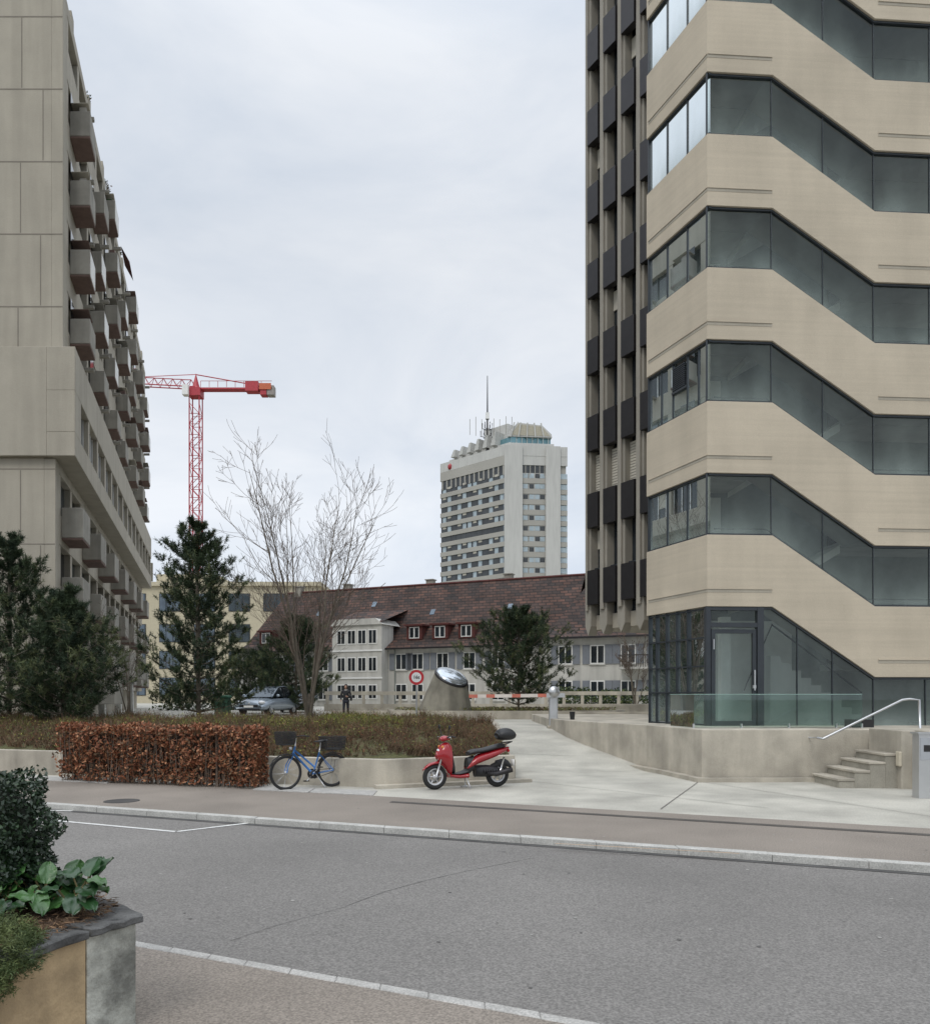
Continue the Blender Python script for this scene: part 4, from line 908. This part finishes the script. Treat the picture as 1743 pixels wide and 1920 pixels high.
def basket(b,x0,x1,y,z0,z1,m):
    for i in range(8):
        z=z0+(z1-z0)*i/7; e=.03*i/7
        b.tube([(x0-e,-y-e,z),(x1+e,-y-e,z),(x1+e,y+e,z),(x0-e,y+e,z),(x0-e,-y-e,z)],.0055,m,4,M)
    for i in range(13):
        t=i/12; x=x0+(x1-x0)*t; yy=-y+2*y*t
        for sy in(-1,1): b.tube([(x,sy*y,z0),(x,sy*(y+.03),z1)],.005,m,3,M)
        b.tube([(x0,yy,z0),(x0-.03,yy,z1)],.005,m,3,M); b.tube([(x1,yy,z0),(x1+.03,yy,z1)],.005,m,3,M); b.tube([(x,-y,z0),(x,y,z0)],.005,m,3,M)
b=MB(); basket(b,h-.12,h+.14,.15,.90,1.15,BLACK); b.build('front_basket',g)
b=MB(); basket(b,-h-.2,-h+.2,.15,.79,1.03,BLACK); b.build('rear_basket',g)

# ---------------------------------------------------------------- cars
def car(name,pos,yaw,paint,L=4.3,W=1.78):
    M=Matrix.Translation(pos)@Matrix.Rotation(yaw,4,'Z'); g=group(name); b=MB()
    low=[(-L/2,.35,.75),(-L/2+.05,.25,.95),(-L/2+.4,.2,1.0),(-1,.2,.97),(0,.2,.95),(.95,.2,.95),(1.5,.2,.86),(1.9,.22,.76),(L/2-.04,.28,.62),(L/2,.35,.5)]
    vs=[];fs=[];n=8
    for i,(x,zl,zh) in enumerate(low):
        e=abs(x)/(L/2); w=W/2*(1-.16*e**5); 
        vs+=[(x,-w*.9,zl),(x,-w,zl+.15),(x,-w,zh-.22),(x,-w*.86,zh),(x,w*.86,zh),(x,w,zh-.22),(x,w,zl+.15),(x,w*.9,zl)]
    for i in range(len(low)-1):
        for k in range(n): fs.append((i*n+k,(i+1)*n+k,(i+1)*n+(k+1)%n,i*n+(k+1)%n))
    fs+=[tuple(range(n-1,-1,-1)),tuple(range(len(vs)-n,len(vs)))]
    b.add(vs,fs,paint,M); b.build('body',g,smooth=True,subsurf=1)
    b=MB(); G=DKWIN
    for s in(-1,1): b.add([(-L/2+.2,s*.78,.95),(-L/2+.55,s*.6,1.36),(-.5,s*.6,1.47),(.15,s*.6,1.43),(1.1,s*.77,.94)],[(0,1,2,3,4)],G,M)
    b.add([(1.15,-.76,.93),(1.15,.76,.93),(.12,.6,1.44),(.12,-.6,1.44)],[(0,1,2,3)],SKYWIN,M)
    b.add([(-L/2+.12,-.76,.95),(-L/2+.12,.76,.95),(-L/2+.5,.6,1.38),(-L/2+.5,-.6,1.38)],[(0,1,2,3)],G,M); b.build('windows',g)
    b=MB(); b.add([(.15,-.61,1.44),(.15,.61,1.44),(-.5,.61,1.5),(-.5,-.61,1.5),(-L/2+.5,.6,1.4),(-L/2+.5,-.6,1.4)],[(0,1,2,3),(3,2,4,5)],paint,M)
    for s in(-1,1):
        b.tube([(1.15,s*.77,.93),(.14,s*.61,1.45),(-.5,s*.61,1.49),(-L/2+.5,s*.61,1.39),(-L/2+.15,s*.78,.95)],.035,paint,6,M); b.tube([(-.35,s*.76,.95),(-.35,s*.62,1.47)],.03,BLACK,5,M)
        b.sph((.85,s*.96,1.0),(.07,.1,.07),paint,M); b.sph((L/2-.2,s*.62,.66),(.2,.17,.09),mat('lamp_glass',(.75,.77,.8),.08,.03),M)
        for x in(-1.3,1.32): wheel(b,(x,s*.80,.31),.31,.06,M,7,.06,rim=WG)
        for x in(-1.3,1.32): b.lathe([(.001,0),(.36,0)],BLACK,M@Matrix.Translation((x,s*.70,.33))@Matrix.Rotation(math.pi/2,4,'X'),20)
    b.box((L/2-.03,-.5,.42),(L/2+.012,.5,.54),BLACK,M); b.box((L/2-.05,-.6,.26),(L/2-.0,.6,.36),BLACK,M); b.box((L/2+.013,-.26,.40),(L/2+.02,.26,.5),WHITE,M)
    b.sph((L/2-.02,0,.60),(.02,.06,.05),CHROME,M)
    b.build('trim_and_wheels',g)
SILV=mat('blue_grey_paint',(.27,.32,.375),.25,.04,metal=.4,coat=.6)
car('parked_car',(-10.35,42.2,.90),math.radians(-103),SILV)
car('parked_car',(-10.9,51.3,.85),math.radians(-75),mat('black_paint',(.03,.033,.04),.25,.05,coat=.6))
g=group('green_bin'); b=MB(); b.box((-12.9,41.2,.85),(-12.2,41.8,1.8),mat('green_plastic',(.02,.07,.04),.5,.1)); b.xz([(-12.95,1.8),(-12.15,1.8),(-12.25,1.92),(-12.85,1.92)],41.1,41.9,mat('green_lid',(.02,.09,.05),.5,.1)); b.build('body',g,bevel=.03)

# ---------------------------------------------------------------- person
g=group('walking_person')
PX,PY,PZg=(648-871)/F*38.3,38.3,.85; sc=.90
JK=mat('dark_jacket',(.022,.022,.026),.85,.2); TR=mat('dark_trousers',(.015,.017,.028),.85,.2); SK=mat('skin',(.42,.25,.18),.6,.05); HR=mat('dark_hair',(.02,.014,.01),.6,.2); SCF=mat('light_scarf',(.30,.29,.28),.9,.1)
def skinned(name,verts,edges,rad,m,root=0,sub=1):
    me=bpy.data.meshes.new(name); me.from_pydata([(PX+x*sc,PY+y*sc,PZg+z*sc) for x,y,z in verts],edges,[]); me.materials.append(m)
    o=bpy.data.objects.new(name,me); S.collection.objects.link(o); o.parent=g
    k=o.modifiers.new('k','SKIN'); k.use_smooth_shade=True
    for i,v in enumerate(me.skin_vertices[0].data):
        r=rad[i]; v.radius=((r[0]*sc,r[1]*sc) if hasattr(r,'__len__') else (r*sc,r*sc)); v.use_root=(i==root)
    q=o.modifiers.new('q','SUBSURF'); q.levels=sub; q.render_levels=sub; return o
skinned('jacket',[(0,0,.86),(0,0,1.05),(0,-.01,1.25),(0,-.01,1.40),(0,-.01,1.48),(-.19,0,1.40),(-.27,.02,1.14),(-.24,-.10,.95),(.19,0,1.40),(.27,-.02,1.16),(.16,-.20,1.12)],
 [(0,1),(1,2),(2,3),(3,4),(3,5),(5,6),(6,7),(3,8),(8,9),(9,10)],[(.17,.13),(.155,.12),(.175,.125),(.15,.11),.06,.07,.052,.042,.07,.052,.04],JK)
skinned('trousers',[(0,0,.93),(-.09,0,.86),(-.10,-.10,.50),(-.10,-.06,.10),(.09,0,.86),(.10,.04,.50),(.09,.20,.14)],[(0,1),(1,2),(2,3),(0,4),(4,5),(5,6)],[(.15,.12),.095,.068,.05,.095,.068,.05],TR)
for sx_,y0,z0 in((-.10,-.06,.0),(.09,.2,.03)): skinned('shoe',[(sx_,y0+.04,z0+.05),(sx_,y0-.06,z0+.045),(sx_,y0-.17,z0+.035)],[(0,1),(1,2)],[.048,.045,.032],BLACK)
skinned('neck_and_head',[(0,-.01,1.46),(0,-.015,1.54),(0,-.02,1.62),(0,-.02,1.70)],[(0,1),(1,2),(2,3)],[.05,.055,(.075,.09),(.065,.08)],SK,sub=2)
PM=Matrix.Translation((PX,PY,PZg))@Matrix.Diagonal((sc,sc,sc,1))
b=MB(PM)
b.sph((0,.015,1.67),(.095,.105,.115),HR); b.sph((0,.06,1.52),(.10,.06,.16),HR)
for s in(-1,1): b.sph((s*.085,.01,1.56),(.03,.05,.12),HR)
b.build('hair',g,smooth=True)
b=MB(PM)
b.sph((0,-.10,1.62),(.062,.03,.085),SK); b.sph((0,-.133,1.615),(.013,.02,.022),SK)
for s in(-1,1): b.sph((s*.03,-.127,1.645),(.011,.006,.006),BLACK)
b.box((-.025,-.132,1.575),(.025,-.124,1.582),mat('lips',(.3,.09,.08),.5,.05)); b.build('face',g,smooth=True)
b=MB(PM); b.lathe([(.075,1.40),(.10,1.44),(.085,1.50),(.06,1.49)],SCF,None,14); b.build('scarf',g,smooth=True)
def hand(c,dirv,side):
    c=Vector(c);d=Vector(dirv).normalized();s=Vector(side).normalized(); vs=[tuple(c),tuple(c+d*.05),tuple(c+d*.085)];ed=[(0,1),(1,2)];rd=[.02,(.034,.016),(.034,.014)]
    nrm_=d.cross(s)
    for i,l in enumerate((.055,.068,.064,.048)):
        o=s*(-.03+.02*i); i0=len(vs); vs+=[tuple(c+d*.09+o),tuple(c+d*(.09+l*.6)+o+nrm_*.01),tuple(c+d*(.09+l*.85)+o+nrm_*.03)]; ed+=[(2,i0),(i0,i0+1),(i0+1,i0+2)]; rd+=[.009,.0085,.007]
    i0=len(vs); vs+=[tuple(c+d*.04-s*.045),tuple(c+d*.08-s*.06+nrm_*.01)]; ed+=[(1,i0),(i0,i0+1)]; rd+=[.011,.008]
    skinned('hand',vs,ed,rd,SK)
hand((-.24,-.11,.93),(.05,-.4,-1),(0,1,0)); hand((.15,-.21,1.12),(-.8,-.4,.1),(0,0,1))
b=MB(PM); b.sph((.27,.06,1.0),(.07,.13,.14),BLACK); b.tube([(.27,.0,1.1),(.1,-.12,1.3),(-.08,-.05,1.47)],.012,BLACK,5); b.build('shoulder_bag',g,smooth=True)

# ---------------------------------------------------------------- foreground planter
g=group('stone_planter')
OCH=mat('ochre_render',(.42,.31,.18),.9,.12,3,bump=.4,bscale=30,streak=.2,fine=.06,blotch=.2,bls=3); GRY=mat('weathered_render',(.42,.42,.37),.9,.2,5,bump=.6,bscale=25,streak=.35,fine=.1,blotch=.35,bls=5)
CAP=mat('slate_cap',(.085,.085,.083),.75,.35,6,bump=.9,bscale=14,fine=.2,blotch=.3,bls=5)
A0=(-1.9,4.63);B0=(-2.06,4.36);C0=(-2.35,3.55); D0=(-3.2,2.2);E0=(-5,2.2);F0=(-5,5.6);G0=(-2.75,5.35)
b=MB(); b.xy([A0,B0,(-2.6,4.9),(-2.5,5.1)],-.1,.54,GRY); b.xy([(B0[0]-.002,B0[1]-.004),C0,D0,E0,F0,G0,(-2.55,5.0)],-.1,.538,OCH); b.build('wall',g,bevel=.01)
def off(p,dx,dy): return (p[0]+dx,p[1]+dy)
b=MB()
def rough_strip(p,q,wv,z0,z1,n=9):
    p=Vector(p);q=Vector(q);wv=Vector(wv); vs=[];fs=[]
    for i in range(n+1):
        t=i/n; e=p.lerp(q,t); j=Vector((random.uniform(-.012,.012),random.uniform(-.012,.012))); zt=z1+random.uniform(-.006,.006)
        vs+=[(e.x+j.x,e.y+j.y,z0),(e.x+j.x*.6,e.y+j.y*.6,zt),(e.x+wv.x,e.y+wv.y,zt),(e.x+wv.x,e.y+wv.y,z0)]
    for i in range(n):
        for k in range(4): fs.append((i*4+k,(i+1)*4+k,(i+1)*4+(k+1)%4,i*4+(k+1)%4))
    fs+=[(0,1,2,3),(n*4+3,n*4+2,n*4+1,n*4)]
    b.add(vs,fs,CAP)
rough_strip(off(A0,.03,.02),off(B0,.035,-.02),(-.2,.1),.541,.583,5)
rough_strip(off(B0,.033,-.03),off(C0,.035,-.01),(-.2,.06),.5405,.588,12)
rough_strip(off(C0,.033,-.02),off(D0,.035,-.03),(-.2,.1),.5402,.584,12)
rough_strip(off(A0,.03,.03),off(G0,.1,.05),(-.16,-.16),.5415,.586,14)
b.build('cap_stones',g,bevel=.006,seg=1)
b=MB()
poly=[off(A0,-.15,.06),off(B0,-.15,.03),off(C0,-.15,.03),off(D0,-.2,.1),off(E0,.1,.1),off(F0,.1,-.1),off(G0,0,-.1)]
vs=[(*p,.575) for p in poly]+[(-3.2,4.3,.72)]; fs=[(i,(i+1)%7,7) for i in range(7)]
MUL=mat('mulch',(.085,.05,.03),1,.4,12,bump=1,bscale=40,fine=.5,fscale=60); b.add(vs,fs,MUL); b.build('soil',g)
N=6500; PP=np.stack([rng.uniform(-3.2,-1.95,N),rng.uniform(3.4,5.2,N),rng.uniform(.588,.64,N)],1)
ok=(PP[:,0]<-2.0-.33*(4.5-PP[:,1]).clip(0,9)-.04)&(PP[:,0]<-1.98-.95*(PP[:,1]-4.7).clip(0,9)); PP=PP[ok]; N=len(PP)
a=rdirs(N)*[.035,.035,.012]; q=rdirs(N)*.008
rawmesh('mulch_litter',np.stack([PP-a,PP+q,PP+a],1),3,[MUL,mat('straw',(.25,.15,.08),.9,.2),SHR1],rng.choice(3,N,p=[.4,.25,.35]),g)
BX=mat('box_leaves',(.016,.034,.016),.45,.35,10,spec=.6); BX2=mat('box_leaves_light',(.03,.06,.024),.45,.3,10)
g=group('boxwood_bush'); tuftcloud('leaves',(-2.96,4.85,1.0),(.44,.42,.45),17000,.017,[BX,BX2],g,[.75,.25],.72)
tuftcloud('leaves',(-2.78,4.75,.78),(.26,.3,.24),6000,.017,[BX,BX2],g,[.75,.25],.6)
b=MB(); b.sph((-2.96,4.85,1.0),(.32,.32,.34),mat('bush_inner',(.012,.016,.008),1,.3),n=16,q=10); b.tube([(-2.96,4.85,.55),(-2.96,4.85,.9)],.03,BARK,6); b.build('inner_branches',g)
g=group('juniper_plant'); JU=mat('juniper_green',(.055,.085,.025),.7,.35,12); JU2=mat('juniper_light',(.11,.14,.045),.7,.3,12)
Nc=300; cl=rdirs(Nc)*rng.uniform(.4,1,(Nc,1))**.5*np.array([.25,.42,.19])+np.array([-2.37,3.88,.575])
N=Nc*130; c=np.repeat(cl,130,0)+rng.normal(0,.022,(N,3)); nd=rdirs(N)*[1,1,.8]+[.25,-.15,.15]; s_=rdirs(N)*.0028
rawmesh('needles',np.stack([c-s_,c+s_,c+nd*.026],1),3,[JU,JU2],np.repeat(rng.choice(2,Nc,p=[.6,.4]),130),g)
g=group('bergenia_plant'); BG=mat('bergenia_leaf',(.045,.115,.03),.35,.35,9,spec=.6,bump=.4,bscale=25); BG2=mat('bergenia_leaf_dark',(.018,.055,.017),.35,.3,9,spec=.6); STM=mat('leaf_stem',(.16,.13,.06),.6,.2)
def bleaf(b,o,az,el,L,W,stem,m,roll=0):
    o=Vector(o); up=Vector((math.cos(az)*.55,math.sin(az)*.55,1)).normalized()*stem; tip=o+up
    b.tube([tuple(o),tuple(o+up*.5+Vector((0,0,.01))),tuple(tip)],.006,STM,5)
    Mz=Matrix.Translation(tip)@Matrix.Rotation(az,4,'Z')@Matrix.Rotation(-el,4,'Y')@Matrix.Rotation(roll,4,'X')
    nu,nv=10,8; vs=[];fs=[]
    for i in range(nu+1):
        t=i/nu; w=W*(math.sin(math.pi*min(.985,t*.94+.045)))**.55
        for j in range(nv+1):
            s=(j/nv-.5)*2; x=L*t; y=s*w*.5; z=-.30*L*t*t+.12*abs(s)**1.6*W+.008*math.sin(t*13+j*1.3)*abs(s)-(.006 if j==nv//2 else 0)
            vs.append((x,y,z))
    for i in range(nu):
        for j in range(nv): fs.append((i*(nv+1)+j,(i+1)*(nv+1)+j,(i+1)*(nv+1)+j+1,i*(nv+1)+j+1))
    b.add(vs,fs,m,Mz)
b=MB()
R2=random.Random(3)
for cx_,cy_,n in ((-2.45,4.62,18),(-2.24,4.66,15),(-2.62,4.45,16),(-2.36,4.82,12),(-2.75,4.3,10),(-2.52,4.78,10)):
    for i in range(n):
        az=R2.uniform(0,6.28); el=math.radians(15+42*math.sin(az)+R2.uniform(-14,14))
        bleaf(b,(cx_+R2.uniform(-.06,.06),cy_+R2.uniform(-.06,.06),.60),az,el,R2.uniform(.11,.165),R2.uniform(.095,.135),R2.uniform(.04,.24),BG if R2.random()<.6 else BG2,R2.uniform(-.4,.4))
b.build('leaves',g,smooth=True)

# ---------------------------------------------------------------- world, sun, camera
w=bpy.data.worlds.new('World'); S.world=w; w.use_nodes=True; nt=w.node_tree; bg=nt.nodes['Background']; bg.inputs[1].default_value=.1
el=math.radians(48); az=math.radians(205)
sky=nn(nt,'ShaderNodeTexSky',sky_type='NISHITA'); sky.sun_disc=False; sky.sun_elevation=el; sky.sun_rotation=az
tc=nn(nt,'ShaderNodeTexCoord'); sp=nn(nt,'ShaderNodeSeparateXYZ'); nt.links.new(tc.outputs['Generated'],sp.inputs[0])
mp=nn(nt,'ShaderNodeMapping'); mp.inputs['Scale'].default_value=(1,1,2.4); mp.inputs['Location'].default_value=(.3,.1,.2); nt.links.new(tc.outputs['Generated'],mp.inputs[0])
no=nn(nt,'ShaderNodeTexNoise'); no.inputs['Scale'].default_value=2.3; no.inputs['Detail'].default_value=8; no.inputs['Roughness'].default_value=.55; no.inputs['Distortion'].default_value=.4; nt.links.new(mp.outputs[0],no.inputs[0])
r=nn(nt,'ShaderNodeValToRGB'); r.color_ramp.elements[0].position=.36; r.color_ramp.elements[1].position=.64
r.color_ramp.elements[0].color=(.565,.62,.70,1); r.color_ramp.elements[1].color=(.735,.765,.81,1); nt.links.new(no.outputs[0],r.inputs[0])
gr=nn(nt,'ShaderNodeValToRGB'); cr=gr.color_ramp; cr.elements[0].position=0; cr.elements[1].position=1
cr.elements[0].color=(.42,.42,.42,1); cr.elements[1].color=(1,1,1,1)
for p,v in ((.18,.425),(.32,.395),(.48,.375),(.62,.395),(.70,.45),(.84,.90)): q=cr.elements.new(p); q.color=(v,v,v,1)
nt.links.new(sp.outputs[2],gr.inputs[0])
m1=nn(nt,'ShaderNodeVectorMath',operation='MULTIPLY'); nt.links.new(r.outputs[0],m1.inputs[0]); nt.links.new(gr.outputs[0],m1.inputs[1])
m2=nn(nt,'ShaderNodeVectorMath',operation='SCALE'); m2.inputs['Scale'].default_value=30; nt.links.new(m1.outputs[0],m2.inputs[0])
mx=nn(nt,'ShaderNodeMix',data_type='RGBA'); mx.inputs[0].default_value=.95; nt.links.new(sky.outputs[0],mx.inputs[6]); nt.links.new(m2.outputs[0],mx.inputs[7]); nt.links.new(mx.outputs[2],bg.inputs[0])
sl=bpy.data.lights.new('sun','SUN'); sl.energy=1.0; sl.angle=math.radians(20); sl.color=(1,.95,.87); so_=bpy.data.objects.new('sun',sl); S.collection.objects.link(so_)
dv=Vector((math.sin(az)*math.cos(el),math.cos(az)*math.cos(el),math.sin(el))); so_.rotation_euler=dv.to_track_quat('Z','Y').to_euler()
cam=bpy.data.cameras.new('camera'); co=bpy.data.objects.new('camera',cam); S.collection.objects.link(co); co.location=(0,0,CH); co.rotation_euler=(math.pi/2,0,0)
cam.sensor_fit='VERTICAL'; cam.sensor_height=36; cam.sensor_width=36; cam.lens=36*F/1920; cam.shift_y=346/1920; cam.clip_end=6000; cam.clip_start=.05
S.camera=co
